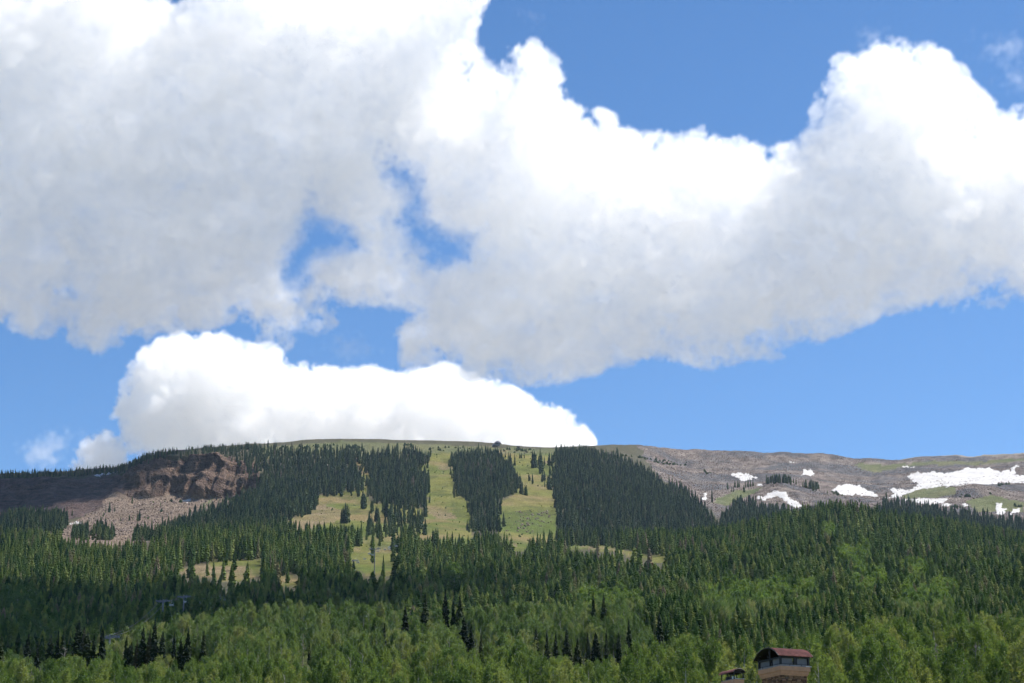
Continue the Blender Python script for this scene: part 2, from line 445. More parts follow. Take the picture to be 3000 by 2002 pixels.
GREENS = [  # green turf among the scree
 [(2640, 1452), (2690, 1432), (2760, 1425), (2800, 1430), (2800, 1448), (2730, 1460), (2650, 1462)],
 [(2500, 1360), (2600, 1362), (2660, 1358), (2700, 1352), (2850, 1353), (3000, 1341), (3000, 1352), (2850, 1362), (2700, 1362), (2600, 1375), (2560, 1388), (2520, 1372)],
 [(2085, 1470), (2150, 1440), (2230, 1430), (2250, 1415), (2220, 1440), (2130, 1480)],
 [(2830, 1470), (2900, 1450), (3000, 1470), (3000, 1500), (2860, 1500)],
 [(590, 1478), (620, 1460), (640, 1440), (645, 1432), (630, 1452), (600, 1490)],
 [(750, 1310), (1000, 1292), (1460, 1310), (1640, 1318), (1640, 1330), (1460, 1330), (1200, 1330), (900, 1345), (750, 1345)],
]
CLIFF = [[(370, 1455), (365, 1390), (420, 1345), (480, 1338), (560, 1338), (690, 1345), (760, 1360), (770, 1440), (740, 1455), (560, 1450)]]
LEFTFACE = [[(-400, 1402), (0, 1404), (280, 1398), (370, 1390), (380, 1440), (260, 1505), (190, 1530), (0, 1535), (-400, 1535)]]

jx = LPX + 10 * (fbm(LX / 22, LYY / 22, 5) - .5) * 2
jy = LPY + 6 * (fbm(LX / 22, LYY / 22, 6) - .5) * 2
far = LYY > 1000


n1 = fbm(LX / 60, LYY / 60, 8)[..., None]; n2 = fbm(LX / 9, LYY / 9, 9)[..., None]; n3 = fbm(LX / 200, LYY / 120, 10)[..., None]
mix = lambda a, b, t: np.asarray(a) * (1 - t) + np.asarray(b) * t
ss = lambda x, a, b: np.clip((x - a) / (b - a), 0, 1)
FLOOR = mix((.055, .06, .03), (.10, .085, .055), n2)
GRASS = mix(mix((.090, .120, .022), (.17, .165, .042), ss(n3, .35, .65)), (.22, .16, .075), ss(n1, .5, .72) * .85)
GRASS = mix(GRASS, np.asarray((.07, .085, .02)), ss(fbm(LX / 25, LYY / 40, 61)[..., None], .58, .7) * .7)
SOIL = mix(mix((.23, .17, .105), (.29, .20, .135), n2), GRASS, .25 + .5 * ss(n1, .4, .6))
TURF = mix((.095, .12, .045), (.16, .15, .075), n1)
SCR = mix(mix((.13, .10, .085), (.29, .24, .205), ss(n2, .3, .7)), mix((.09, .085, .09), (.17, .16, .16), ss(n2, .3, .7)), ss(n1, .45, .62))
TAL = mix((.20, .145, .105), (.30, .23, .17), n2)
ROCK = mix((.10, .068, .055), (.22, .15, .11), ss(n2, .3, .7))
LROCK = mix((.075, .055, .052), (.15, .10, .085), ss(n2, .3, .7))
CC = FLOOR.copy(); rough = np.full(LX.shape, .2)
meadow = (LYY < 560)
CC = np.where(meadow[..., None], mix((.05, .075, .02), (.09, .10, .035), n2), CC)
for polys, colr, rg in ((SCREE, SCR, 1.0), (LEFTFACE, LROCK, .8), (TALUS, TAL, 1.0), (RUNS, GRASS, .3), (CLEAR, GRASS, .3), (GREENS, TURF, .4), (PINK, SOIL, .5), (CLIFF, ROCK, 1.0)):
    msk = anyin(polys, jx, jy) & far
    if polys is not CLEAR and polys is not PINK: msk &= (LYY > 1450)
    CC = np.where(msk[..., None], colr, CC); rough = np.where(msk, rg, rough)
CLIFFM = anyin(CLIFF, LPX, LPY) & (LYY > 2400) & (LYY < 2700)
LEFTM = anyin(LEFTFACE, LPX, LPY) & (LYY > 2200)
# buttresses, ledges and vertical flutes of the cliff
wgt = np.clip((SEG[:, None] >= 14) * (SEG[:, None] <= 17), 0, 1) * 1.0
cw = smooth_u(CLIFFM.astype(float), 9)
ridged = lambda n: 1 - np.abs(2 * n - 1)
butt = (fbm(LX / 60, LZ / 90, 12, 2) - .5) * 80 - (ridged(fbm(LX / 16, LZ / 60, 13, 3)) - .5) * 26 - (ridged(fbm(LX / 5, LZ / 30, 19, 2)) - .5) * 8 + 7 * np.abs(((LZ + 8 * fbm(LX / 30, LZ / 30, 20)) / 17) % 1 - .5)
TY = TY + cw * butt
TX = TX + cw * (fbm(LZ / 14, LX / 60, 14, 3) - .5) * 14
TZ = TZ + cw * (fbm(LX / 14, LYY / 10, 15, 4) - .5) * 14
lw = smooth_u(LEFTM.astype(float), 9)
TY = TY + lw * ((fbm(LX / 40, LZ / 40, 16, 4) - .5) * 50)
TZ = TZ + lw * ((fbm(LX / 18, LZ / 9, 17, 3) - .5) * 10)

# unseen plateau behind the crest, made pale to bounce light onto the cloud undersides
CC = np.where((LYY > 3450)[..., None], mix((.27, .24, .20), (.36, .33, .29), n1), CC)
CC = CC * .78
m, nt, out, N = nodes('mountain_ground')
ca = N('ShaderNodeAttribute', attribute_name='cover')
ra = N('ShaderNodeAttribute', attribute_name='stoniness')
gp = N('ShaderNodeNewGeometry')
na = N('ShaderNodeTexNoise', {'Vector': gp.outputs['Position'], 'Scale': .55, 'Detail': 8.0, 'Roughness': .7})
nb = N('ShaderNodeTexNoise', {'Vector': gp.outputs['Position'], 'Scale': .09, 'Detail': 6.0, 'Roughness': .65})
vo = N('ShaderNodeTexVoronoi', {'Vector': gp.outputs['Position'], 'Scale': .35})
f1 = N('ShaderNodeMapRange', {'Value': na.outputs[0], 'From Min': .3, 'From Max': .7, 'To Min': .55, 'To Max': 1.45})
f2 = N('ShaderNodeMapRange', {'Value': nb.outputs[0], 'From Min': .3, 'From Max': .7, 'To Min': .7, 'To Max': 1.3})
mm = N('ShaderNodeMath', {0: f1.outputs[0], 1: f2.outputs[0]}, operation='MULTIPLY')
cf = N('ShaderNodeAttribute', attribute_name='cliff')
va = N('ShaderNodeVectorMath', {0: gp.outputs['Position'], 1: (.035, .035, .42)}, operation='MULTIPLY')
vb = N('ShaderNodeVectorMath', {0: gp.outputs['Position'], 1: (.45, .2, .05)}, operation='MULTIPLY')
st1 = N('ShaderNodeTexNoise', {'Vector': va.outputs[0], 'Scale': 1.0, 'Detail': 5.0, 'Roughness': .7})
st2 = N('ShaderNodeTexNoise', {'Vector': vb.outputs[0], 'Scale': 1.0, 'Detail': 5.0, 'Roughness': .75})
sa = N('ShaderNodeMath', {0: st1.outputs[0], 1: st2.outputs[0]}, operation='ADD')
sr = N('ShaderNodeMapRange', {'Value': sa.outputs[0], 'From Min': .75, 'From Max': 1.25, 'To Min': .35, 'To Max': 1.6})
sx_ = N('ShaderNodeMix', {'Factor': cf.outputs['Fac'], 'A': 1.0, 'B': sr.outputs[0]})
mm = N('ShaderNodeMath', {0: mm.outputs[0], 1: sx_.outputs[0]}, operation='MULTIPLY')
sm = N('ShaderNodeVectorMath', {0: ca.outputs['Color'], 1: mm.outputs[0]}, operation='MULTIPLY')
pr = N('ShaderNodeBsdfPrincipled', {'Base Color': sm.outputs[0], 'Roughness': .95, 'Specular IOR Level': .1})
hq = N('ShaderNodeMath', {0: sa.outputs[0], 1: cf.outputs['Fac']}, operation='MULTIPLY')
hr = N('ShaderNodeMath', {0: hq.outputs[0], 1: 1.5}, operation='MULTIPLY')
ht = N('ShaderNodeMath', {0: na.outputs[0], 1: vo.outputs['Distance']}, operation='ADD')
hs = N('ShaderNodeMath', {0: ht.outputs[0], 1: hr.outputs[0]}, operation='ADD')
bs = N('ShaderNodeMath', {0: ra.outputs['Fac'], 1: .9}, operation='MULTIPLY')
bp = N('ShaderNodeBump', {'Height': hs.outputs[0], 'Strength': bs.outputs[0], 'Distance': 3.0})
nt.links.new(bp.outputs[0], pr.inputs['Normal'])
nt.links.new(pr.outputs[0], out.inputs[0])
MAT_GROUND = m

R, C = TX.shape
vv = np.stack([TX, TY, TZ], -1).reshape(-1, 3).astype(np.float32)
ii = (np.arange(R - 1)[:, None] * C + np.arange(C - 1)[None, :])
qq = np.stack([ii, ii + 1, ii + C + 1, ii + C], -1).reshape(-1, 4)
me = bpy.data.meshes.new('hillside_ground')
me.vertices.add(len(vv)); me.vertices.foreach_set('co', vv.ravel())
me.loops.add(qq.size); me.loops.foreach_set('vertex_index', qq.ravel().astype(np.int32))
me.polygons.add(len(qq)); me.polygons.foreach_set('loop_start', np.arange(0, qq.size, 4, dtype=np.int32))
me.update(calc_edges=True)
me.polygons.foreach_set('use_smooth', np.ones(len(qq), bool))
a = me.attributes.new('cover', 'FLOAT_COLOR', 'POINT')
a.data.foreach_set('color', np.concatenate([CC.reshape(-1, 3), np.ones((R * C, 1))], 1).astype(np.float32).ravel())
a = me.attributes.new('cliff', 'FLOAT', 'POINT'); a.data.foreach_set('value', np.clip(cw + .6 * lw, 0, 1).astype(np.float32).ravel())
a = me.attributes.new('stoniness', 'FLOAT', 'POINT'); a.data.foreach_set('value', rough.astype(np.float32).ravel())
me.materials.append(MAT_GROUND)
g_ob = bpy.data.objects.new('hillside_ground', me); COL.objects.link(g_ob)
tag(g_ob, kind='structure')

# ------------------------------------------------------------------ tree shapes
MAT_BARK = simple_mat('conifer_bark', (.075, .055, .042), .9, scale=20)
MAT_ASPENBARK = simple_mat('aspen_bark', (.42, .40, .34), .8, scale=14)
MAT_DEAD = simple_mat('weathered_wood', (.26, .22, .185), .9, scale=14)
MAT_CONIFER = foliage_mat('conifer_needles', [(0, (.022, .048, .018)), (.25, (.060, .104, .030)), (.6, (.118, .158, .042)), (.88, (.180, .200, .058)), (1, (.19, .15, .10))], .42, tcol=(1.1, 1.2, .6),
                          far=[(0, (.018, .038, .030)), (.35, (.038, .068, .042)), (.7, (.068, .100, .050)), (.94, (.098, .118, .062)), (1, (.15, .125, .105))], gain=1.5)  # high conifers: tone of their species plus bluish haze painted into the needles
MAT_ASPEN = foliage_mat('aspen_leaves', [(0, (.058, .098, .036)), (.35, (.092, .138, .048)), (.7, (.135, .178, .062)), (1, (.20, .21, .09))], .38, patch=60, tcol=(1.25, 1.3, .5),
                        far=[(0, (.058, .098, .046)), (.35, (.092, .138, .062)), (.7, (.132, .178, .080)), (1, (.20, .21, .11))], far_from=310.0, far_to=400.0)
MAT_ASPEN_HILL = foliage_mat('hill_aspen_leaves', [(0, (.070, .118, .045)), (.5, (.105, .158, .056)), (1, (.155, .205, .068))], .40, patch=60, tcol=(1.25, 1.3, .5))
MAT_SPRUCE = foliage_mat('spruce_needles', [(0, (.012, .022, .012)), (.5, (.020, .034, .016)), (.85, (.036, .050, .020)), (1, (.07, .06, .035))], .25, tcol=(1.1, 1.2, .6))  # front conifers: their shadow side is painted in as darker needles


def conifer(seed, levels, nbr, wid, droop=.35, ragged=.35):
    r = random.Random(seed); v = []; f = []
    base = r.uniform(.05, .12)
    for i in range(levels):
        t = i / (levels - 1)
        z = base + (1 - base) * (t ** .93)
        rad = wid * ((1 - t) ** .78) * (.55 + .45 * min(1, (t + .12) * 4)) + .006
        for k in range(nbr if t < .85 else max(3, nbr - 2)):
            a = 2 * math.pi * (k + r.random() * .8) / nbr + i * 1.3
            L = rad * r.uniform(1 - ragged, 1 + ragged * .7)
            if r.random() < .06: L *= 1.3
            d = Vector((math.cos(a), math.sin(a), 0)); s = Vector((-d.y, d.x, 0))
            h = (1 - base) / levels
            dz = -1.5 * droop * L * (1 - t * .9) + (.4 * L if t > .8 else 0)
            w = L * r.uniform(.30, .45) + .003
            p0 = Vector((0, 0, z + r.uniform(-.3, .3) * h)); mid = p0 + d * L * .55 + Vector((0, 0, dz * .35)); tip = p0 + d * L + Vector((0, 0, dz))
            n = len(v)
            v += [p0, mid + s * w, tip, mid - s * w, mid + Vector((0, 0, h * .75)), mid - Vector((0, 0, h * .95 + .15 * L))]
            f += [(n, n + 1, n + 4), (n + 1, n + 2, n + 4), (n, n + 4, n + 3), (n + 4, n + 2, n + 3), (n, n + 5, n + 1), (n + 5, n + 2, n + 1), (n, n + 3, n + 5), (n + 5, n + 3, n + 2)]
    n = len(v)
    v += [Vector((.012, 0, .96)), Vector((-.006, .01, .96)), Vector((-.006, -.01, .96)), Vector((0, 0, 1.02))]
    f += [(n, n + 1, n + 3), (n + 1, n + 2, n + 3), (n + 2, n, n + 3)]
    tr = MB(); tr.tube([(0, 0, -.06), (0, 0, .3), (0, 0, .93)], [.016, .011, .003], 5)
    return v, f, tr.v, tr.f


def aspen(seed, H, R0, leaves, lsize, base=.28):
    r = random.Random(seed); tr = MB(); v = []; f = []
    lean = Vector((r.uniform(-.4, .4), r.uniform(-.4, .4), 0))
    axis = lambda t: lean * t * t + Vector((0, 0, H * t))
    tr.tube([axis(t) - Vector((0, 0, .5 if t == 0 else 0)) for t in (0, .3, .6, .93)], [.16, .12, .075, .02], 6)
    cl = []
    nl = 26
    for i in range(nl):
        t = base + (.97 - base) * (i / (nl - 1)) ** .9
        prof = math.sin(math.pi * min(1, ((t - base) / (1 - base)) * .78 + .20)) ** .7
        for q in range(4 if prof > .6 else 3 if prof > .35 else 2):
            a = r.uniform(0, 6.283); rr = R0 * prof * r.uniform(.25, 1.05) ** .7
            c = axis(t) + Vector((math.cos(a) * rr, math.sin(a) * rr, r.uniform(-.4, .6)))
            cl.append((c, r.uniform(.28, .55)))
            if q == 0 and t < .9 and i % 2 == 0:
                p0 = axis(max(t - .1, .1)); tr.tube([p0, p0.lerp(c, .55) + Vector((0, 0, .15)), c], [.045, .03, .008], 4)
    cl.append((axis(1.0), .3))
    per = max(6, leaves // len(cl))
    for c, cr in cl:
        out_ = Vector((c.x, c.y, 0)) * .18 + Vector((0, 0, 1)); out_.normalize()
        for _ in range(per):
            d = Vector((r.gauss(0, 1), r.gauss(0, 1), r.gauss(0, 1))).normalized()
            rr = cr * (r.random() ** .4)
            p = c + d * rr * .8 + out_ * d.dot(out_) * rr * 1.5
            nrm = (d * .5 + Vector((r.gauss(0, 1), r.gauss(0, 1), r.gauss(0, 1)))).normalized()
            a = nrm.orthogonal().normalized(); b = nrm.cross(a); w = r.uniform(0, 6.283)
            e1 = (a * math.cos(w) + b * math.sin(w)); e2 = nrm.cross(e1)
            s = lsize * r.uniform(.55, 1.25); n = len(v)
            v += [p - e1 * s, p - e2 * s * .62, p + e1 * s, p + e2 * s * .62]
            f.append((n, n + 1, n + 2, n + 3))
    return v, f, tr.v, tr.f


def bare(seed, H):
    r = random.Random(seed); tr = MB()
    tr.tube([(0, 0, -.4), (.1, 0, H * .4), (.2, .1, H * .75), (.1, .1, H)], [.15, .11, .06, .015], 5)
    tw = MB()
    for i in range(26):
        z = H * r.uniform(.35, .95); a = r.uniform(0, 6.283); L = r.uniform(.7, 1.9) * (1.15 - z / H)
        p = Vector((.15, .05, z)); q = p + Vector((math.cos(a) * L, math.sin(a) * L, L * .8))
        tw.tube([p, p.lerp(q, .5) + Vector((0, 0, -.1)), q], [.05, .035, .012], 4)
        for _ in range(4):
            e = q - Vector((0, 0, r.uniform(0, .5) * L)) + Vector((r.uniform(-.5, .5), r.uniform(-.5, .5), r.uniform(.1, .7))) * L * .7
            tw.tube([p.lerp(q, r.uniform(.4, .9)), e], [.025, .01], 3)
    return tw.v, tw.f, tr.v, tr.f


def meshes_of(kind, crown, leafmat, barkmat):
    """two shared meshes (crown, trunk) and one joined mesh for the far stands"""
    v, f, tv, tf = crown
    out = []
    for nm, vv_, ff_, mt in ((kind + '_crown', v, f, leafmat), (kind + '_trunk', tv, tf, barkmat)):
        me = bpy.data.meshes.new(nm); me.from_pydata([tuple(p) for p in vv_], [], ff_); me.materials.append(mt); out.append(me)
    me = bpy.data.meshes.new(kind); n = len(v)
    me.from_pydata([tuple(p) for p in v] + [tuple(p) for p in tv], [], list(f) + [tuple(i + n for i in q) for q in tf])
    me.materials.append(leafmat); me.materials.append(barkmat)
    me.polygons.foreach_set('material_index', np.array([0] * len(f) + [1] * len(tf), dtype=np.int32))
    out.append(me)
    return out


CON_NEAR = [meshes_of('conifer', conifer(s, 34, 10, w, dr), MAT_CONIFER, MAT_BARK) for s, w, dr in ((1, .15, .35), (2, .125, .45), (3, .175, .3), (4, .14, .5), (5, .11, .4), (6, .20, .35), (7, .16, .2))]
CON_SHADED = [meshes_of('conifer_shaded', conifer(50 + s, 30, 9, w, dr, .5), MAT_SPRUCE, MAT_BARK) for s, w, dr in ((1, .15, .35), (2, .125, .4), (3, .17, .3), (4, .11, .45), (5, .14, .25))]
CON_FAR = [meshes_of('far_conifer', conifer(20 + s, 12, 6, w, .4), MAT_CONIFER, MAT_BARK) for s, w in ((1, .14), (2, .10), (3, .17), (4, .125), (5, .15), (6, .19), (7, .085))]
BUSH = [meshes_of('krummholz', conifer(40 + s, 7, 8, .55, .2, .5), MAT_CONIFER, MAT_BARK) for s in (1, 2)]
ASP = [meshes_of('aspen', aspen(60 + s, h, r0, 4800, .135, b), MAT_ASPEN, MAT_ASPENBARK) for s, h, r0, b in ((1, 12, 2.2, .25), (2, 12, 1.9, .3), (3, 12, 2.5, .22), (4, 12, 2.0, .2), (5, 12, 1.6, .25))]
ASP_FAR = [meshes_of('far_aspen', aspen(80 + s, 12, r0, 1200, .30, .2), MAT_ASPEN_HILL, MAT_ASPENBARK) for s, r0 in ((1, 2.2), (2, 2.6))]
BARE = [meshes_of('bare_tree', bare(90 + s, 10), MAT_DEAD, MAT_DEAD) for s in (1, 2)]

# ------------------------------------------------------------------ where the trees stand
cand = []
for y0, y1, g in ((205, 560, 3.2), (560, 900, 5.0), (900, 1700, 6.4), (1700, 3700, 6.4)):
    ys = np.arange(y0, y1, g)
    for y in ys:
        xs = np.arange(-.30 * y, .30 * y, g)
        cand.append(np.stack([xs, np.full(len(xs), y)], 1) + RNG.uniform(-.48, .48, (len(xs), 2)) * g)
cand = np.concatenate(cand)
X, Y = cand[:, 0], cand[:, 1]
Z = zat(X, Y)
px, py = proj(X, Y, Z)
rnd = RNG.random(len(X)); rnd2 = RNG.random(len(X))
ex = px + 9 * (fbm(X / 18, Y / 18, 21) - .5) * 2; ey = py + 5 * (fbm(X / 18, Y / 18, 22) - .5) * 2
rowdist = Y
conH = np.zeros(len(X)); aspH = np.zeros(len(X)); bushH = np.zeros(len(X))
up = Y > 1600
for nm_, (p, dns) in FOREST.items():
    sm_ = .25 if nm_[:4] in ('clum', 'tong', 'talu', 'stri', 'far_') else 1.0
    hit = up & (rnd < dns * ss(sdf(p, ex, ey), sm_ * (-9 - 16 * RNG.random(len(X)) ** 3), 3 * sm_))
    conH[hit] = (8 + 8 * rnd2[hit]) * (1 - .25 * np.clip((Y[hit] - 2450) / 400, 0, 1))
for p, dns in SKYLINE:
    hit = (Y > 2500) & inside(p, ex, ey) & (rnd < dns)
    conH[hit] = 5 + 6.5 * rnd2[hit] ** 1.5
for p, dns in KRUMM:
    hit = (Y > 1700) & inside(p, ex, ey) & (rnd < dns) & (conH == 0) & ((fbm(X / 20, Y / 20, 34) > .5) | (rnd < dns * .15))
    bushH[hit] = 2.0 + 2.5 * rnd2[hit]
for p in RUNS:                        # a little low scrub on the runs
    hit = (Y > 1500) & inside(p, px, py) & (rnd < .10) & (conH == 0) & (fbm(X / 35, Y / 35, 35) > .52)
    bushH[hit] = .9 + 1.2 * rnd2[hit]
# mid slope forest
aspline = np.interp(px, [0, 340, 700, 1500, 1800, 1950, 2100, 2350, 2480, 2600, 3000], [430, 480, 545, 545, 520, 400, 335, 300, 335, 345, 340]) + 30 * (fbm(X / 30, Y / 30, 37) - .5)
mid = (Y <= 1600) & (Y > np.maximum(aspline + 25, np.interp(px, [0, 1500, 1750], [600, 600, 0])))
hh = (9.5 + 9.5 * rnd2 ** .8) * np.clip(Y / 850, .56, 1)
clr = np.zeros(len(X), bool)
for p in CLEAR:
    for fr in np.linspace(0, .95, 12):
        clr |= inside(p, ex, ey - fr * hh * F / Y)
hit = mid & ~(clr & (rnd < .975)) & (rnd > .06 + .35 * (fbm(X / 22, Y / 22, 36) < .36))
conH[hit] = hh[hit]
for p in RUNS:                        # keep the lower ends of the runs in view
    low = (Y > 1300) & (Y <= 1750)
    k = low & inside(p, px, py - .75 * hh * F / Y) & (rnd < .9)
    conH[k & (px > 1230)] *= (rnd2[k & (px > 1230)] < .25)
tallclr = (Y > 1250) & (Y < 1700) & inside([(180, 1500), (430, 1500), (480, 1570), (330, 1592), (180, 1575)], px, py - .8 * conH * F / Y)
conH[tallclr] = 0
# aspens
asp = (Y < aspline) & (Y > 205)
conH[asp] = 0
aspH[asp & (rnd < .74 - .35 * (fbm(X / 16, Y / 16, 33) < .38))] = 1
aspH *= (6.2 + 5.4 * rnd2 ** 1.3) * (.75 + .5 * fbm(X / 25, Y / 25, 31)) * np.interp(px, [0, 2200, 2500, 3000], [.86, .86, 1.05, 1.05])
GROVES = [(2160, 1780, 95, 35), (2275, 1775, 45, 35), (2365, 1770, 35, 25), (2535, 1650, 22, 22), (2485, 1660, 25, 22), (2430, 1575, 14, 18), (2685, 1780, 50, 40), (2765, 1775, 35, 40), (2520, 1695, 18, 18), (2555, 1740, 50, 30), (2690, 1710, 28, 18),
          (60, 1800, 50, 40), (110, 1880, 60, 25), (1790, 1795, 90, 25), (1325, 1715, 20, 22)]
crx, cry = px, py - 11 * .6 * F / Y
for gx_, gy_, rx_, ry_ in GROVES:
    k = (Y > aspline) & (Y < 1500) & (((crx - gx_) / rx_) ** 2 + ((cry - gy_) / ry_) ** 2 < 1.15) & (rnd < .8)
    conH[k] = 0; aspH[k] = (12.5 + 5 * rnd2[k]) * np.clip(Y[k] / 900, .58, 1)
inview = (px > -260) & (px < 3260)
for A_ in (conH, aspH, bushH): A_[~inview] = 0
# nothing grows through the chimneys
nearch = (Y < 230) & (np.abs(X - 21.5) < 9)
aspH[nearch & (Y < 205)] = 0

con = [(X[i], Y[i], Z[i], conH[i]) for i in np.where(conH > 4)[0]]
aspl = [(X[i], Y[i], Z[i], aspH[i]) for i in np.where(aspH > 3)[0]]
bushes = [(X[i], Y[i], Z[i], bushH[i]) for i in np.where(bushH > 0)[0]]


# single conifers picked out by eye: image x, image row of the tip, height in px, distance
def by_tip(lst, Y_):
    o = []
    for x_, y_, h_ in lst:
        p = at(x_, y_, Y_); H_ = h_ * Y_ / F
        z_ = float(zat([p.x], [Y_])[0])
        H_ = max(p.z - z_, H_) if p.z - z_ > 3 else H_
        o.append((p.x, Y_, p.z - H_, H_))
    return o


FRONT_LEFT = by_tip([(5, 1862, 120), (85, 1855, 110), (150, 1860, 100), (172, 1848, 115), (187, 1852, 100), (232, 1822, 140), (248, 1838, 120), (258, 1850, 110), (277, 1862, 90), (112, 1885, 70), (302, 1842, 110)], 385)
FRONT_MID = by_tip([(372, 1862, 110), (386, 1880, 100), (402, 1872, 110), (421, 1835, 130), (440, 1852, 110), (455, 1818, 150), (478, 1850, 110), (512, 1852, 110), (531, 1868, 100), (553, 1838, 140), (598, 1848, 60), (380, 1890, 90)], 392)
FRONT_CENTRE = by_tip([(1126, 1826, 100), (1360, 1806, 110), (1381, 1830, 100), (1410, 1852, 100), (1570, 1836, 110), (1602, 1846, 110), (1628, 1850, 100), (1692, 1866, 90), (1722, 1850, 110), (1745, 1852, 110), (1776, 1842, 120), (1812, 1852, 110), (1842, 1816, 140), (1932, 1796, 170), (1660, 1842, 80), (907, 1880, 60)], 420)
FRONT_BACK = by_tip([(1188, 1776, 80), (1305, 1728, 140), (1328, 1752, 120), (1246, 1738, 110), (1738, 1735, 120), (1768, 1740, 110), (1348, 1742, 120)], 470)


def by_base(lst):
    o = []
    for x_, y_, h_ in lst:
        g_ = ground(x_, y_, ROWLAY[11]); o.append((g_.x, g_.y, g_.z, h_ * g_.y / F))
    return o


Z2 = lambda L: [(1000 + a_ / 2.085, 1250 + b_ / 2.085, h_ / 2.085) for a_, b_, h_ in L]
RUN_TREES = by_base(Z2([(1022, 225, 75), (1032, 228, 70), (1060, 240, 80), (1100, 195, 40), (1118, 195, 45), (1090, 195, 38), (1168, 255, 115), (1180, 252, 110), (1188, 250, 90), (1215, 290, 165), (1222, 280, 120), (1145, 335, 58), (1152, 332, 40), (1168, 352, 68), (1228, 338, 75), (1240, 330, 65), (1098, 412, 105), (1106, 416, 85), (1122, 420, 72), (1130, 422, 70), (1243, 370, 50), (1262, 385, 90), (1272, 386, 105), (1285, 384, 60), (1270, 240, 90), (1286, 245, 95), (1205, 235, 60), (1240, 240, 60),
                       (130, 500, 120), (140, 505, 100), (150, 500, 90), (70, 270, 70), (60, 272, 60), (80, 268, 60), (10, 590, 110), (22, 592, 130), (35, 590, 120), (45, 588, 100), (0, 592, 90), (350, 555, 70), (180, 350, 60), (188, 350, 75)]))
TALUS_TREES = by_base([(a_ / 2.085, 1250 + b_ / 2.085, h_ / 2.085) for a_, b_, h_ in [(807, 470, 45), (630, 550, 30), (645, 530, 45), (668, 525, 70), (700, 520, 40), (790, 575, 40), (812, 572, 35), (850, 575, 75), (840, 578, 50), (735, 580, 35), (1010, 590, 30), (928, 500, 22), (980, 485, 22), (440, 545, 45), (405, 560, 55), (505, 700, 70), (545, 690, 60), (610, 680, 60)]]) \
    + by_base([(2000 + a_ / 2.085, 1250 + b_ / 2.085, h_ / 2.085) for a_, b_, h_ in [(180, 465, 85), (320, 372, 50), (335, 374, 52), (345, 372, 45), (275, 385, 45), (300, 400, 40), (312, 400, 35), (385, 375, 45), (400, 370, 50), (415, 368, 48), (430, 365, 42), (375, 400, 45), (885, 410, 30), (475, 450, 30), (1035, 470, 35), (1080, 462, 25)]])

boxes = []
for t in FRONT_LEFT + FRONT_MID + FRONT_CENTRE + FRONT_BACK:
    tx_, ty_ = proj(t[0], t[1], t[2] + t[3]); boxes.append((tx_, ty_, t[1]))


def hides(t):
    a_, b_ = proj(t[0], t[1], t[2] + t[3])
    for tx_, ty_, Yc_ in boxes:
        if t[1] < Yc_ + 3 and abs(a_ - tx_) < 7 + 1.3 * F / t[1] and b_ < ty_ + 66: return True
    return False


aspl = [t for t in aspl if not hides(t)]
con.sort(key=lambda t: -t[3] / t[1])
FILL = []
far_con = []
nsp = len(FRONT_LEFT) + len(FRONT_MID) + len(FRONT_CENTRE) + len(FRONT_BACK) + len(RUN_TREES) + len(TALUS_TREES)
# of the forest trees, those that show largest and inside the frame become single trees
for t in con:
    p_, q_ = proj(t[0], t[1], t[2] + t[3])
    if len(FILL) < 298 - nsp and 0 < p_ < 3000 and q_ < 1985 and not (p_ < 1700 and t[1] < 900): FILL.append(t)
    else: far_con.append(t)


def plant(t, sets, name, label, cat, group, k):
    x_, y_, z_, h_ = t
    e = empty(name, (x_, y_, z_ - .15), random.uniform(0, 6.283))
    crown, trunk, _ = sets[k % len(sets)]
    H0 = 1.0 if 'conifer' in crown.name else 12.0 if 'aspen' in crown.name else 10.0
    s = h_ / H0; fat = random.uniform(.7, 1.05) if sets is CON_SHADED else 1.0
    e.scale = (s * fat * random.uniform(.88, 1.12),) * 2 + (s,)
    for nm, me_ in (('trunk', trunk), ('crown', crown)):
        o = bpy.data.objects.new(nm, me_); COL.objects.link(o); o.parent = e
    tag(e, label, cat, group)
    return e


k = 0
def hill_label(t):
    p_ = proj(t[0], t[1], t[2] + t[3])[0]
    w_ = ('between the aspen belt and the small chimney' if p_ < 2050 else 'straight above the small chimney' if p_ < 2190 else 'straight above the large chimney' if p_ < 2400 else
          'on the slope right of the large chimney' if p_ < 2600 else 'in the middle of the right hand slope' if p_ < 2800 else 'near the right border of the picture')
    return 'olive green conifer of the near hill, ' + w_


def run_label(t):
    p_, q_ = proj(t[0], t[1], t[2])
    r_ = 'the right ski run' if p_ > 1450 else 'the left ski run'
    h_ = 'near its top' if q_ < 1375 else 'halfway down' if q_ < 1440 else 'on its lower part'
    return 'lone conifer on the open grass of %s, %s' % (r_, h_)


def stone_label(t):
    p_, q_ = proj(t[0], t[1], t[2])
    return ('small lone conifer on the boulder talus below the left cliff' if p_ < 1000 else
            'small conifer on bare scree beside the edge of the big forest' if p_ < 2120 else 'small conifer on scree beside the left snow patches' if p_ < 2330 else 'tiny conifer on scree near the middle snow patches')


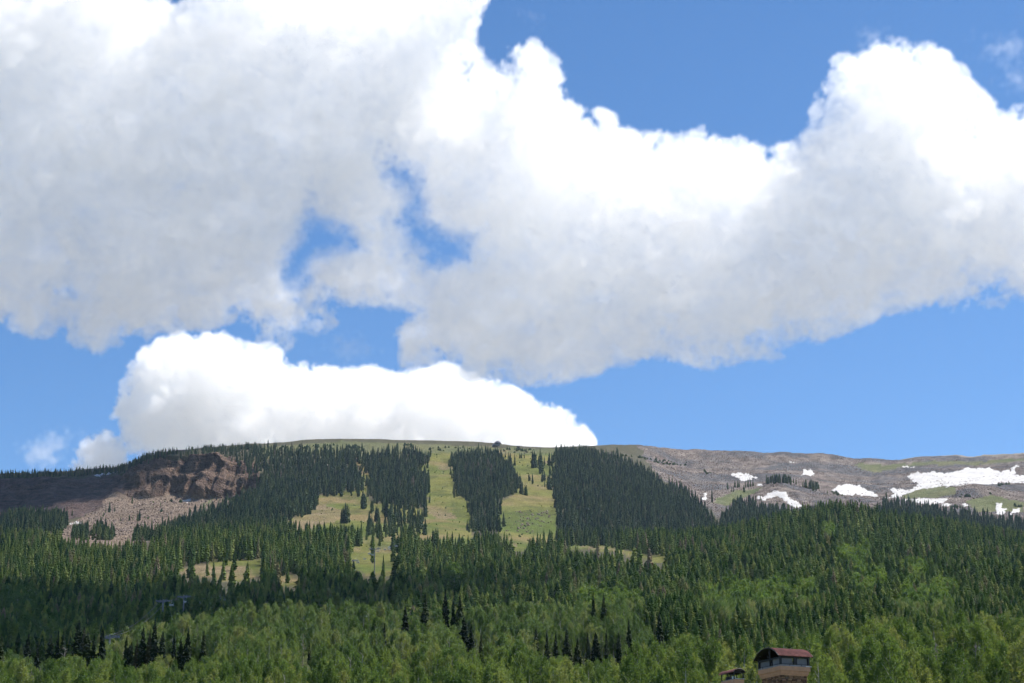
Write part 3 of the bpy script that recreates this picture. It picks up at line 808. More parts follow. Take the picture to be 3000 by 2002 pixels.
for lst, lab, grp in ((FRONT_LEFT, 'dark spire conifer rising from the pale aspens at the far left', 'conifers among the aspens, far left'),
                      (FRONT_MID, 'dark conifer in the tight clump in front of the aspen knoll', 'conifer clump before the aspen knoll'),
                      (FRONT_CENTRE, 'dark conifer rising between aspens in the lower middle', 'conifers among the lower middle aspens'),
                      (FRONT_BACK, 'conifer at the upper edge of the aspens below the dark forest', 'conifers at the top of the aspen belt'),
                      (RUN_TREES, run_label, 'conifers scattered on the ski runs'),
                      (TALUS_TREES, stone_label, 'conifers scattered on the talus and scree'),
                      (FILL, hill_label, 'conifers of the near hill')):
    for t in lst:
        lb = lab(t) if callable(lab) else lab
        plant(t, CON_FAR if lst is RUN_TREES or lst is TALUS_TREES else CON_NEAR if lst is FILL else CON_SHADED, 'conifer_tree', lb, 'conifer', grp, k); k += 1

vis = [t for t in aspl if 0 < proj(t[0], t[1], t[2] + t[3])[0] < 3000 and proj(t[0], t[1], t[2] + t[3])[1] < 1990]
vis.sort(key=lambda t: -t[3] / t[1])
near_asp = vis[:292]; ns_ = set(near_asp)
far_asp = [t for t in aspl if t not in ns_]
for i, t in enumerate(near_asp):
    p_ = proj(t[0], t[1], t[2])[0]
    w_ = next(w for lim, w in ((330, 'below the spire conifers at the far left'), (620, 'below the tight clump of dark conifers'), (950, 'in front of the rounded aspen knoll'), (1250, 'below the single dark spire left of centre'),
                               (1550, 'below the middle of the aspen belt'), (1800, 'below the row of small dark conifers'), (2060, 'just left of the small chimney'), (2220, 'behind the small chimney'),
                               (2400, 'behind the large chimney'), (2600, 'just right of the large chimney'), (2800, 'between the chimneys and the right border'), (9999, 'in the lower right corner')) if p_ < lim)
    sz = 'tall' if t[3] > 10.5 else 'low' if t[3] < 8.5 else 'medium'
    lab = '%s green aspen, %s' % (sz, w_); grp = 'front aspens, %s, %s' % (sz, w_)
    plant(t, ASP, 'aspen_tree', lab, 'aspen', grp, i)
for i, (x_, y_, Y_) in enumerate([(78, 1962, 262), (90, 1955, 265), (120, 1950, 300), (580, 1835, 420), (890, 1855, 420), (2735, 1868, 250), (2460, 1830, 300), (2552, 1845, 300), (190, 1890, 360), (1052, 1870, 380), (2860, 1880, 260), (640, 1955, 290)]):
    p_ = at(x_, y_, Y_); z_ = float(zat([p_.x], [Y_])[0])
    plant((p_.x, Y_, z_, max(p_.z - z_, 6)), BARE, 'bare_tree', 'grey leafless tree poking out between green aspens', 'bare tree', 'leafless trees among the aspens', i)


def scatter(name, pts, sets, H0, label, cat, tilt=0.03, flat=1.0):
    """one mass of far trees, instanced on points; kind = stuff"""
    coll = bpy.data.collections.new(name + '_shapes')
    for i, s_ in enumerate(sets):
        o = bpy.data.objects.new('%s_shape_%02d' % (name, i), s_[2] if isinstance(s_, (list, tuple)) else s_); coll.objects.link(o)
    n = len(pts); P_ = np.array(pts)
    me_ = bpy.data.meshes.new(name); me_.vertices.add(n)
    me_.vertices.foreach_set('co', (P_[:, :3] - np.array([0, 0, .15])).astype(np.float32).ravel())
    s_ = P_[:, 3] / H0; wv = RNG.uniform(.85, 1.35, n) * flat
    sc_ = np.stack([s_ * wv, s_ * wv, s_], 1)
    ro_ = np.stack([RNG.normal(0, tilt, n), RNG.normal(0, tilt, n), RNG.uniform(0, 6.283, n)], 1)
    for nm, arr in (('inst_scale', sc_), ('inst_rot', ro_)):
        a_ = me_.attributes.new(nm, 'FLOAT_VECTOR', 'POINT'); a_.data.foreach_set('vector', arr.astype(np.float32).ravel())
    a_ = me_.attributes.new('inst_pick', 'INT', 'POINT'); a_.data.foreach_set('value', RNG.integers(0, len(sets), n).astype(np.int32))
    ob = bpy.data.objects.new(name, me_); COL.objects.link(ob)
    ng = bpy.data.node_groups.new(name, 'GeometryNodeTree')
    ng.interface.new_socket('Geometry', in_out='INPUT', socket_type='NodeSocketGeometry')
    ng.interface.new_socket('Geometry', in_out='OUTPUT', socket_type='NodeSocketGeometry')
    nn, ll = ng.nodes, ng.links
    gi = nn.new('NodeGroupInput'); go = nn.new('NodeGroupOutput')
    ci = nn.new('GeometryNodeCollectionInfo'); ci.inputs['Collection'].default_value = coll
    ci.inputs['Separate Children'].default_value = True; ci.inputs['Reset Children'].default_value = True
    ip = nn.new('GeometryNodeInstanceOnPoints'); ip.inputs['Pick Instance'].default_value = True

    def attr(nm, ty):
        q = nn.new('GeometryNodeInputNamedAttribute'); q.data_type = ty; q.inputs[0].default_value = nm
        return q.outputs[0]
    e2r = nn.new('FunctionNodeEulerToRotation'); ll.new(attr('inst_rot', 'FLOAT_VECTOR'), e2r.inputs[0])
    ll.new(gi.outputs[0], ip.inputs['Points']); ll.new(ci.outputs[0], ip.inputs['Instance'])
    ll.new(attr('inst_pick', 'INT'), ip.inputs['Instance Index']); ll.new(e2r.outputs[0], ip.inputs['Rotation'])
    ll.new(attr('inst_scale', 'FLOAT_VECTOR'), ip.inputs['Scale']); ll.new(ip.outputs[0], go.inputs[0])
    ob.modifiers.new('instances', 'NODES').node_group = ng
    tag(ob, label, cat, kind='stuff')
    return ob


near_part = [t for t in far_con if t[1] < 1150]; far_part = [t for t in far_con if t[1] >= 1150]
scatter('conifer_forest', near_part, CON_NEAR, 1.0, 'dark conifer forest covering the lower slopes', 'forest', .03, 1.15)
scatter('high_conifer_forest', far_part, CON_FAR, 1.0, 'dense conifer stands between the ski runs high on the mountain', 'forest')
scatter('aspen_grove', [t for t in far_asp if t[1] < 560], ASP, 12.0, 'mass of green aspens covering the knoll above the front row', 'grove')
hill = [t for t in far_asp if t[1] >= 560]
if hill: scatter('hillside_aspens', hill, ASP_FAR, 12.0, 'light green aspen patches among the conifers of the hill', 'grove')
scatter('krummholz_scrub', bushes, BUSH, 1.0, 'low dark conifer scrub along the crest and on the scree', 'scrub', .15)
print('trees', len(con), len(aspl), len(bushes), 'stuff', len(near_part), len(far_part), len(far_asp))

# scree boulders
ROCKS = []
MAT_SCREE = foliage_mat('scree_rock', [(0, (.10, .076, .062)), (.5, (.18, .138, .112)), (1, (.29, .23, .19))], 0.0, 40)
for s_ in range(4):
    rr = random.Random(200 + s_); bmv = []
    ph = [(0, 0, 1), (.89, 0, .45), (.28, .85, .45), (-.72, .53, .45), (-.72, -.53, .45), (.28, -.85, .45), (.72, .53, -.45), (-.28, .85, -.45), (-.89, 0, -.45), (-.28, -.85, -.45), (.72, -.53, -.45), (0, 0, -1)]
    fc = [(0, 1, 2), (0, 2, 3), (0, 3, 4), (0, 4, 5), (0, 5, 1), (1, 6, 2), (2, 7, 3), (3, 8, 4), (4, 9, 5), (5, 10, 1), (2, 6, 7), (3, 7, 8), (4, 8, 9), (5, 9, 10), (1, 10, 6), (6, 11, 7), (7, 11, 8), (8, 11, 9), (9, 11, 10), (10, 11, 6)]
    me_ = bpy.data.meshes.new('boulder')
    me_.from_pydata([tuple(c_ * rr.uniform(.6, 1.25) for c_ in p_) for p_ in ph], [], fc); me_.materials.append(MAT_SCREE); ROCKS.append(me_)
ys = RNG.uniform(1750, 3400, 90000); xs = RNG.uniform(-.30, .30, 90000) * ys
zs = zat(xs, ys); qx, qy = proj(xs, ys, zs); r_ = RNG.random(90000)
tal = anyin(TALUS, qx, qy) & (ys < 2560)
scr = anyin(SCREE, qx, qy) & (ys > 2150) & (r_ < .8) & (fbm(xs / 60, ys / 60, 41) > .48) & ~anyin(GREENS, qx, qy)
runr = anyin([[(1475, 1490), (1600, 1490), (1620, 1540), (1560, 1560), (1480, 1560)]], qx, qy) & (ys > 1800) & (fbm(xs / 14, ys / 14, 42) > .55)
pts = [(xs[i], ys[i], zs[i] + .2, (.4 + 1.2 * r_[i] ** 4) * (1.0 if tal[i] else 1.5) * (1.0 if not runr[i] else .8)) for i in np.where(tal | scr | runr)[0]]
scatter('scree_rubble', pts, ROCKS, 1.0, 'grey brown boulder rubble lying on the talus and scree slopes', 'rubble', 1.0)
print('rocks', len(pts))

# ------------------------------------------------------------------ snow patches
m, nt, out, N = nodes('old_snow')
gp = N('ShaderNodeNewGeometry')
nz = N('ShaderNodeTexNoise', {'Vector': gp.outputs['Position'], 'Scale': .06, 'Detail': 8.0, 'Roughness': .7})
c_ = ramp(N, nz.outputs[0], [(.30, (.30, .27, .245)), (.42, (.44, .42, .40)), (.6, (.52, .51, .50))])
p_ = N('ShaderNodeBsdfPrincipled', {'Base Color': c_, 'Roughness': .8, 'Specular IOR Level': .2})
nt.links.new(p_.outputs[0], out.inputs[0])
MAT_SNOW = m


def snow(poly, label, rmin=14, step=2.0):
    P_ = np.array(poly)
    x0, y0 = P_.min(0) - 4; x1, y1 = P_.max(0) + 4
    gx_ = np.arange(x0, x1 + step, step); gy_ = np.arange(y0, y1 + step, step)
    GX, GY = np.meshgrid(gx_, gy_)
    d_ = sdf(poly, GX, GY) + 5 * (fbm(GX / 10, GY / 5, 51, 3) - .5) * 2 + 2.5 * (fbm(GX / 3.5, GY / 2.2, 52, 2) - .5) * 2
    keep = d_ > 0
    idx = -np.ones(GX.shape, int); v = []; f = []
    for j in range(GX.shape[0]):
        for i in range(GX.shape[1]):
            if keep[max(j - 1, 0):j + 2, max(i - 1, 0):i + 2].any():
                g_ = ground(GX[j, i], GY[j, i], ROWLAY[rmin])
                idx[j, i] = len(v)
                v.append((g_.x, g_.y, g_.z + (min(.7, .25 + .05 * d_[j, i]) if d_[j, i] > 0 else -.6)))
    for j in range(GX.shape[0] - 1):
        for i in range(GX.shape[1] - 1):
            q = (idx[j, i], idx[j + 1, i], idx[j + 1, i + 1], idx[j, i + 1])
            if min(q) >= 0 and keep[j:j + 2, i:i + 2].any():
                a_ = [Vector(v[t]) for t in q]
                if max((a_[n_] - a_[n_ - 1]).length for n_ in range(4)) < 120: f.append(q)
    o = mesh_obj('snow_patch', v, f, MAT_SNOW, smooth=True)
    tag(o, label, 'snow patch', 'old snow patches')


Z8 = lambda L: [(2500 + a_ / 4.7, 1320 + b_ / 4.7) for a_, b_ in L]
Z3 = lambda L: [(2000 + a_ / 2.085, 1250 + b_ / 2.085) for a_, b_ in L]
Z1 = lambda L: [(a_ / 2.085, 1250 + b_ / 2.085) for a_, b_ in L]
snow(Z8([(740, 360), (790, 325), (860, 315), (890, 290), (960, 310), (1070, 288), (1170, 300), (1230, 318), (1310, 320), (1400, 290), (1470, 285), (1480, 262), (1570, 236), (1680, 240), (1870, 235), (1930, 265), (1980, 285), (2050, 290), (2110, 265), (2165, 285), (2180, 240), (2240, 205), (2290, 210), (2290, 230), (2230, 245), (2220, 270), (2240, 310), (2230, 330), (2350, 355), (2600, 370), (2600, 450), (2260, 455), (2050, 440), (1850, 475), (1700, 458), (1620, 458), (1520, 475), (1420, 495), (1350, 495), (1200, 505), (1000, 525), (850, 560), (790, 590), (680, 610), (610, 645), (680, 660), (800, 670), (870, 655), (1000, 670), (1130, 665), (1300, 650), (1305, 670), (1275, 715), (1150, 735), (1040, 750), (960, 740), (760, 710), (690, 690), (640, 670), (520, 665), (410, 665), (420, 650), (500, 650), (560, 600), (520, 560), (475, 520), (560, 520), (640, 530), (780, 540), (880, 490), (890, 470), (860, 450), (790, 410)]), 'largest snowfield, wrapping round the green hummock at the far right', 14)
snow(Z3([(905, 395), (940, 365), (1000, 350), (1080, 360), (1120, 385), (1180, 410), (1200, 435), (1130, 425), (1050, 415), (980, 418), (930, 405)]), 'wedge of snow on grey scree left of the largest snowfield')
snow(Z8([(1210, 770), (1230, 735), (1290, 728), (1360, 732), (1360, 765), (1280, 770), (1220, 785)]), 'small snow patch just left of the round dark shrub')
snow(Z8([(1475, 735), (1530, 725), (1560, 740), (1595, 742), (1580, 760), (1510, 780)]), 'small snow patch just right of the round dark shrub')
snow(Z8([(1970, 715), (2030, 720), (2065, 735), (2040, 760), (2060, 800), (2130, 800), (2100, 830), (2060, 850), (2090, 870), (2030, 890), (1965, 880)]), 'upright snow patch above the forest near the right border')
snow(Z8([(2150, 860), (2190, 820), (2270, 800), (2310, 820), (2300, 850), (2200, 850), (2190, 890), (2220, 930), (2150, 945)]), 'hooked snow patch at the forest edge, rightmost of all')
snow(Z8([(655, 225), (740, 216), (835, 228), (830, 246), (700, 240)]), 'thin snow sliver just below the green skyline')
snow(Z3([(285, 290), (360, 278), (420, 295), (455, 312), (400, 325), (370, 335), (330, 315)]), 'snow patch above three small conifers beside the big forest')
snow(Z3([(450, 425), (470, 415), (490, 440), (520, 405), (580, 392), (630, 400), (660, 440), (700, 460), (735, 490), (690, 495), (650, 480), (610, 440), (560, 430), (500, 450), (460, 448)]), 'curved snow tongue running down into the hill forest')
snow(Z3([(725, 290), (740, 265), (780, 262), (815, 295), (790, 305), (740, 302)]), 'compact snow patch in the middle of the scree slope')
snow(Z3([(645, 210), (690, 214), (690, 224), (655, 224)]), 'small snow patch high on the scree near the skyline')
snow(Z3([(450, 351), (488, 352), (478, 362), (455, 360)]), 'tiny snow patch beside the dark conifer clump on scree')
snow(Z3([(108, 442), (125, 424), (152, 432), (137, 450)]), 'small snow patch beside the lone conifer by the big forest')
snow(Z3([(118, 412), (147, 406), (142, 420)]), 'tiny snow fleck above the patch by the big forest')
snow(Z1([(570, 295), (640, 272), (730, 263), (722, 277), (650, 294), (590, 304)]), 'long snow strip under the left skyline trees', 14)
snow(Z1([(430, 595), (450, 583), (510, 580), (505, 594), (440, 604)]), 'small snow patch at the left foot of the talus', 12)
snow(Z1([(1118, 450), (1167, 443), (1162, 460), (1125, 463)]), 'small snow patch on the talus below the middle cliff', 13)
snow(Z1([(2003, 234), (2067, 228), (2067, 240), (2010, 243)]), 'narrow snow strip among trees above the left ski run', 14)

# ------------------------------------------------------------------ chimneys
MAT_STUCCO = simple_mat('tan_stucco', (.60, .31, .18), .95, var=.12, scale=5, bump=.2)
MAT_DARK = simple_mat('dark_bronze_metal', (.018, .017, .018), .55, .3, scale=6)
MAT_PANEL = simple_mat('galvanised_panel', (.17, .16, .165), .6, .2, var=.15, scale=3)
MAT_CURB = simple_mat('grey_flashing', (.30, .27, .26), .6, .2, var=.2, scale=5)
MAT_RUST = simple_mat('rusted_red_roofing', (.15, .05, .042), .8, .1, var=.5, scale=2.6, bump=.1)
MAT_MORTAR = simple_mat('dark_mortar', (.022, .014, .010), .95, scale=12)
MAT_WHITE = simple_mat('white_metal', (.72, .72, .72), .5, scale=4)
m, nt, out, N = nodes('ledge_stone')
oi = N('ShaderNodeObjectInfo'); tc = N('ShaderNodeTexCoord')
nz = N('ShaderNodeTexNoise', {'Vector': tc.outputs['Object'], 'Scale': 3.0, 'Detail': 6.0})
cr = ramp(N, oi.outputs['Random'], [(0, (.09, .042, .022)), (.35, (.22, .105, .05)), (.6, (.32, .175, .085)), (.8, (.40, .20, .12)), (1, (.15, .11, .085))])
fm = N('ShaderNodeMapRange', {'Value': nz.outputs[0], 'From Min': .3, 'From Max': .7, 'To Min': .6, 'To Max': 1.35})
mu = N('ShaderNodeVectorMath', {0: cr, 1: fm.outputs[0]}, operation='MULTIPLY')
p_ = N('ShaderNodeBsdfPrincipled', {'Base Color': mu.outputs[0], 'Roughness': .9})
bp = N('ShaderNodeBump', {'Height': nz.outputs[0], 'Strength': .5, 'Distance': .03}); nt.links.new(bp.outputs[0], p_.inputs['Normal'])
nt.links.new(p_.outputs[0], out.inputs[0])
MAT_STONE = m
STONES = []
for s_ in range(7):
    rr = random.Random(300 + s_); vs_ = []
    for z_, k_ in ((0, 1.0), (.7, .97), (1, .72)):
        for a_, b_ in ((-1, -1), (0, -1.06), (1, -1), (1.05, 0), (1, 1), (0, 1.06), (-1, 1), (-1.05, 0)):
            vs_.append((a_ * k_ * rr.uniform(.82, 1.0) * .5, b_ * k_ * rr.uniform(.82, 1.0) * .5, z_))
    fs_ = [(i + r8, (i + 1) % 8 + r8, (i + 1) % 8 + r8 + 8, i + r8 + 8) for r8 in (0, 8) for i in range(8)] + [tuple(range(16, 24))]
    me_ = bpy.data.meshes.new('stone'); me_.from_pydata(vs_, [], fs_); me_.materials.append(MAT_STONE); STONES.append(me_)

ROT = math.radians(23)
ER = Vector((math.cos(ROT), math.sin(ROT), 0)); EL = Vector((-math.sin(ROT), math.cos(ROT), 0))


def reach(C0, d, target):
    lo, hi = 0, 8
    for _ in range(40):
        md = (lo + hi) / 2; q = C0 + d * md; x_ = proj(q.x, q.y, q.z)[0]
        if (x_ < target) == (d.x > 0): lo = md
        else: hi = md
    return lo


def barrel(axis, a0, a1, b0, b1, zs, rise, ribs, mat, parent):
    """corrugated barrel roof; axis 0 = along local x"""
    half = (b1 - b0) / 2; cen = (b0 + b1) / 2
    Rr = (half * half + rise * rise) / (2 * rise); zc = zs + rise - Rr; am = math.asin(min(1, half / Rr))
    na_, nl_ = 20, ribs * 4; v = []; f = []
    for L in (0, 1):
        for i in range(nl_ + 1):
            t = a0 + (a1 - a0) * i / nl_; off = .016 * math.cos(i * math.pi / 2) - L * .03
            for j in range(na_ + 1):
                w = -am + 2 * am * j / na_; b = cen + (Rr + off) * math.sin(w); z = zc + (Rr + off) * math.cos(w)
                v.append((t, b, z) if axis == 0 else (b, t, z))
    n1_ = (nl_ + 1) * (na_ + 1)
    for L in (0, 1):
        for i in range(nl_):
            for j in range(na_):
                q = [L * n1_ + i * (na_ + 1) + j, L * n1_ + (i + 1) * (na_ + 1) + j, L * n1_ + (i + 1) * (na_ + 1) + j + 1, L * n1_ + i * (na_ + 1) + j + 1]
                f.append(tuple(q if L == 0 else q[::-1]))
    for i in range(nl_):
        for j in (0, na_):
            f.append((i * (na_ + 1) + j, (i + 1) * (na_ + 1) + j, n1_ + (i + 1) * (na_ + 1) + j, n1_ + i * (na_ + 1) + j))
    roof = mesh_obj('roof', v, f, mat, parent)
    roof.data.materials.append(MAT_DARK)
    roof.data.polygons.foreach_set('material_index', np.array([1 if nl_ * na_ <= i < 2 * nl_ * na_ else 0 for i in range(len(f))], dtype=np.int32))
    pt = lambda t, w, r_: ((t, cen + r_ * math.sin(w), zc + r_ * math.cos(w)) if axis == 0 else (cen + r_ * math.sin(w), t, zc + r_ * math.cos(w)))
    for t in (a0 - .012, a1 + .012):
        rim = MB(); rim.tube([pt(t, -am + 2 * am * j / 18, Rr - .03) for j in range(19)], .035, 6); rim.build('roof_rim', MAT_DARK, roof)
    return roof, (lambda b: zc + math.sqrt(max(Rr * Rr - (b - cen) ** 2, 0)))


def stones(parent, wr, wl, inset, ztop, depth, unit):
    """ledge stones on the two faces towards the viewer"""
    for face in (0, 1):
        L0 = inset; L1 = (wr if face == 0 else wl) - inset; z = ztop
        while z > ztop - depth:
            h = random.uniform(.06, .115) * unit; t = L0 - random.uniform(0, .02)
            while t < L1 - .03:
                w = min(random.uniform(.11, .30) * unit, L1 - t + .02)
                o = bpy.data.objects.new('stone', random.choice(STONES)); COL.objects.link(o); o.parent = parent
                dz = random.uniform(-.012, .012)
                if face == 0:
                    o.location = (t + w / 2, inset, z - h / 2 + dz); o.rotation_euler = (math.pi / 2, random.uniform(-.12, .12), 0)
                else:
                    o.location = (inset, t + w / 2, z - h / 2 + dz); o.rotation_euler = (math.pi / 2, random.uniform(-.12, .12), -math.pi / 2)
                o.scale = (w * .97, h * .98, random.uniform(.02, .055) * unit)
                t += w
            z -= h


# large chimney
Y0 = 100.0
C0 = at(2286, 1950.5, Y0)
wr = reach(C0, ER, 2374); wl = reach(C0, EL, 2220)
zg = float(zat([C0.x], [Y0])[0])
ch = tag(empty('stone_chimney', (C0.x, C0.y, zg), ROT), 'large stone chimney with tan stucco band and rusty red barrel roof', 'chimney')
hz = lambda row: tanel(row) * Y0 - zg
zt = hz(1950.5); z2 = hz(1964); z3 = hz(1972); z4 = hz(1976.5)
cx_, cy_ = wr / 2, wl / 2
MB().box((cx_, cy_, (z4 - 2) / 2), (wr / 2 - .15, wl / 2 - .15, (z4 + 2) / 2)).build('shaft', MAT_MORTAR, ch)
MB().box((cx_, cy_, (zt + z2) / 2), (wr / 2, wl / 2, (zt - z2) / 2)).build('parapet', MAT_STUCCO, ch)
MB().box((cx_, cy_, (z2 + z3) / 2 - .002), (wr / 2 - .055, wl / 2 - .055, (z2 - z3) / 2)).build('band', MAT_STUCCO, ch)
MB().box((cx_, cy_, (z3 + z4) / 2 - .004), (wr / 2 - .095, wl / 2 - .095, (z3 - z4) / 2)).build('band', MAT_STUCCO, ch)
zc_ = zt + .075
MB().box((cx_, cy_, (zt + zc_) / 2), (wr / 2 - .025, wl / 2 - .025, (zc_ - zt) / 2)).build('flashing', MAT_CURB, ch)
stones(ch, wr, wl, .15, z4 - .004, 1.15, 1.0)
zs_ = hz(1919.5); pz1 = hz(1927)
roof, rz_ = barrel(0, -.13, wr + .1, -.11, wl + .13, zs_ - .02, .50, 22, MAT_RUST, ch)
mid_l = wl * .47; mid_r = wr * .5
for x_, y_, w_ in ((.06, .06, .045), (wr - .07, .06, .045), (.06, wl - .07, .045), (wr - .07, wl - .07, .045)):
    MB().box((x_, y_, (zc_ + rz_(y_)) / 2 - .02), (w_, w_, (rz_(y_) - zc_) / 2 - .02)).build('post', MAT_DARK, ch)
for x_ in (.05, wr - .05):
    MB().box((x_, mid_l, (zc_ + rz_(mid_l)) / 2 - .02), (.03, .045, (rz_(mid_l) - zc_) / 2 - .02)).build('post', MAT_DARK, ch)
    MB().box((x_, cy_, zs_ - .10), (.03, wl / 2, .035)).build('tie_beam', MAT_DARK, ch)
for y_ in (.05, wl - .05):
    MB().box((mid_r + .03, y_, (zc_ + zs_) / 2), (.10, .03, (zs_ - zc_) / 2)).build('post', MAT_DARK, ch)
    MB().box((cx_, y_, zs_ - .05), (wr / 2, .035, .06)).build('tie_beam', MAT_DARK, ch)
for a0, a1 in ((.12, mid_l - .16), (mid_l + .10, wl - .12)):
    for x_ in (.11, wr - .11):
        MB().box((x_, (a0 + a1) / 2, (zc_ + pz1) / 2 + .01), (.012, (a1 - a0) / 2, (pz1 - zc_) / 2)).build('panel', MAT_PANEL, ch)
for a0, a1 in ((.12, mid_r - .10), (mid_r + .16, wr - .12)):
    for y_ in (.11, wl - .11):
        MB().box(((a0 + a1) / 2, y_, (zc_ + pz1) / 2 + .01), ((a1 - a0) / 2, .012, (pz1 - zc_) / 2)).build('panel', MAT_PANEL, ch)
for x_ in (wr * .32, wr * .70):
    fl = MB(); fl.tube([(x_, cy_, zc_ - .02), (x_, cy_, pz1 - .12)], .2, 12); fl.build('flue', MAT_DARK, ch)
ra_ = MB().box((cx_, .012, zc_ + .035), (wr / 2 - .03, .008, .008)).build('rail', MAT_DARK, ch)
rb_ = MB().box((.012, cy_, zc_ + .035), (.008, wl / 2 - .03, .008)).build('rail', MAT_DARK, ch)
for t in (.35, .78):
    MB().box((wr * t * .9, -.004, zc_ - .01), (.012, .006, .05)).build('bracket', MAT_DARK, ra_)
    MB().box((-.004, wl * t, zc_ - .01), (.006, .012, .05)).build('bracket', MAT_DARK, rb_)
MB().box((wr - .10, -.012, zt + .02), (.17, .012, .016)).build('drip_edge', MAT_WHITE, ch)

# small chimney
Y1 = 180.0
C1 = at(2150, 1990, Y1)
wr = reach(C1, ER, 2180); wl = reach(C1, EL, 2112)
zg = float(zat([C1.x], [Y1])[0])
ch = tag(empty('stucco_chimney', (C1.x, C1.y, zg), ROT), 'small stucco chimney with open rusty barrel roof, lower than its neighbour', 'chimney')
hz = lambda row: tanel(row) * Y1 - zg
zt = hz(1990); zs_ = hz(1969.5)
cx_, cy_ = wr / 2, wl / 2
MB().box((cx_, cy_, (zt - .9) - (zt + 1) / 2 + .4), (wr / 2 - .12, wl / 2 - .12, (zt + 1) / 2)).build('shaft', MAT_MORTAR, ch)
MB().box((cx_, cy_, zt - .25), (wr / 2, wl / 2, .25)).build('parapet', MAT_STUCCO, ch)
MB().box((cx_, cy_, zt - .6), (wr / 2 - .06, wl / 2 - .06, .098)).build('band', MAT_STUCCO, ch)
MB().box((cx_, cy_, zt + .025), (wr / 2 - .02, wl / 2 - .02, .025)).build('flashing', MAT_CURB, ch)
roof, rz_ = barrel(1, -.14, wl + .2, -.12, wr + .12, zs_, .36, 20, MAT_RUST, ch)
for x_ in (.06, wr - .06):
    for y_ in (.06, wl / 2, wl - .06):
        MB().box((x_, y_, (zt + rz_(x_)) / 2), (.045, .045, (rz_(x_) - zt) / 2 - .01)).build('post', MAT_DARK, ch)
    MB().box((x_, cy_, zs_ + .02), (.03, wl / 2, .05)).build('tie_beam', MAT_DARK, ch)
MB().box((cx_, .06, zs_ + .02), (wr / 2 - .1, .025, .04)).build('tie_beam', MAT_DARK, ch)
fl = MB().box((cx_ - .1, wl * .62, zt + .2), (.26, .35, .16)); fl.build('flue', MAT_DARK, ch)
MB().box((wr * .25, wl * .2, zt + .17), (.12, .12, .12)).build('flue_cap', MAT_WHITE, ch)
MB().box((wr * .62, -.03, zt + .06), (wr * .45, .04, .012)).build('drip_edge', MAT_WHITE, ch)

# ------------------------------------------------------------------ chairlifts
MAT_TOWER = simple_mat('galvanised_tower', (.19, .195, .21), .55, .3, scale=2)
MAT_CHAIR = simple_mat('chair_metal', (.50, .53, .53), .5, .2, scale=3)
MAT_CABLE = simple_mat('steel_cable', (.12, .12, .13), .5, .4, scale=1)


def tower(top, drop, cross, label, group, along, wid=2.6, rad=.32):
    """T shaped lift tower; top = image position resolved to a point, cross = horizontal direction of the arm"""
    z_ = float(zat([top.x], [top.y])[0]); base = Vector((top.x, top.y, z_ - .3)); H = max(top.z - z_, drop)
    base.z = top.z - H
    e = tag(empty('lift_tower', base), label, 'lift tower', group)
    MB().tube([(0, 0, -.5), (0, 0, H)], [rad, rad * .62], 10).build('pole', MAT_TOWER, e)
    cr = Vector((*cross, 0)).normalized(); al = Vector((*along, 0)).normalized(); zz = Vector((0, 0, 1))
    MB().box((0, 0, H - .35), (wid, .16, .16), (cr, cr.cross(zz), zz)).build('crossarm', MAT_TOWER, e)
    for s in (-1, 1):
        b = MB().box(cr * wid * s + Vector((0, 0, H - .15)), (1.5, .10, .10), (al, cr, zz))
        for t in (-1.2, -.4, .4, 1.2): b.box(cr * wid * s + al * t + Vector((0, 0, H + .1)), (.24, .06, .22), (al, cr, zz))
        b.build('sheave_train', MAT_TOWER, e)
        MB().tube([cr * wid * s * .92 + Vector((0, 0, H - .2)), cr * wid * s * .92 + Vector((0, 0, H + .9))], .06, 5).build('lifting_frame', MAT_TOWER, e)
    MB().box((0, 0, H + .15), (.12, .12, .4)).build('work_light', MAT_WHITE, e)
    return base + Vector((0, 0, H)), cr


def chair(p, along, label, group, hang=2.6, wid=1.25):
    al = Vector((*along, 0)).normalized(); cr = Vector((al.y, -al.x, 0)); zz = Vector((0, 0, 1))
    e = tag(empty('lift_chair', p - Vector((0, 0, hang)), math.atan2(cr.y, cr.x)), label, 'lift chair', group)
    MB().box((0, 0, .1), (wid, .26, .05)).build('seat', MAT_CHAIR, e)
    MB().box((0, -.28, .48), (wid, .04, .20)).build('backrest', MAT_CHAIR, e)
    h = MB(); h.tube([(-wid, -.26, .1), (-wid, -.26, .9), (-.2, -.2, 1.15), (0, -.1, 1.5), (0, 0, hang)], .045, 5)
    h.tube([(wid, -.26, .1), (wid, -.26, .9), (.2, -.2, 1.15)], .045, 5); h.build('hanger', MAT_CHAIR, e)


def cable(pts, label):
    c = MB()
    for line in pts:
        q = []
        for a_, b_ in zip(line[:-1], line[1:]):
            for t in np.linspace(0, 1, 9)[:-1]:
                q.append(Vector(a_).lerp(Vector(b_), t) - Vector((0, 0, 4 * t * (1 - t) * (Vector(b_) - Vector(a_)).length * .012)))
        q.append(Vector(line[-1])); c.tube(q, .045, 4)
    tag(c.build('haul_cable', MAT_CABLE), label, 'cable')


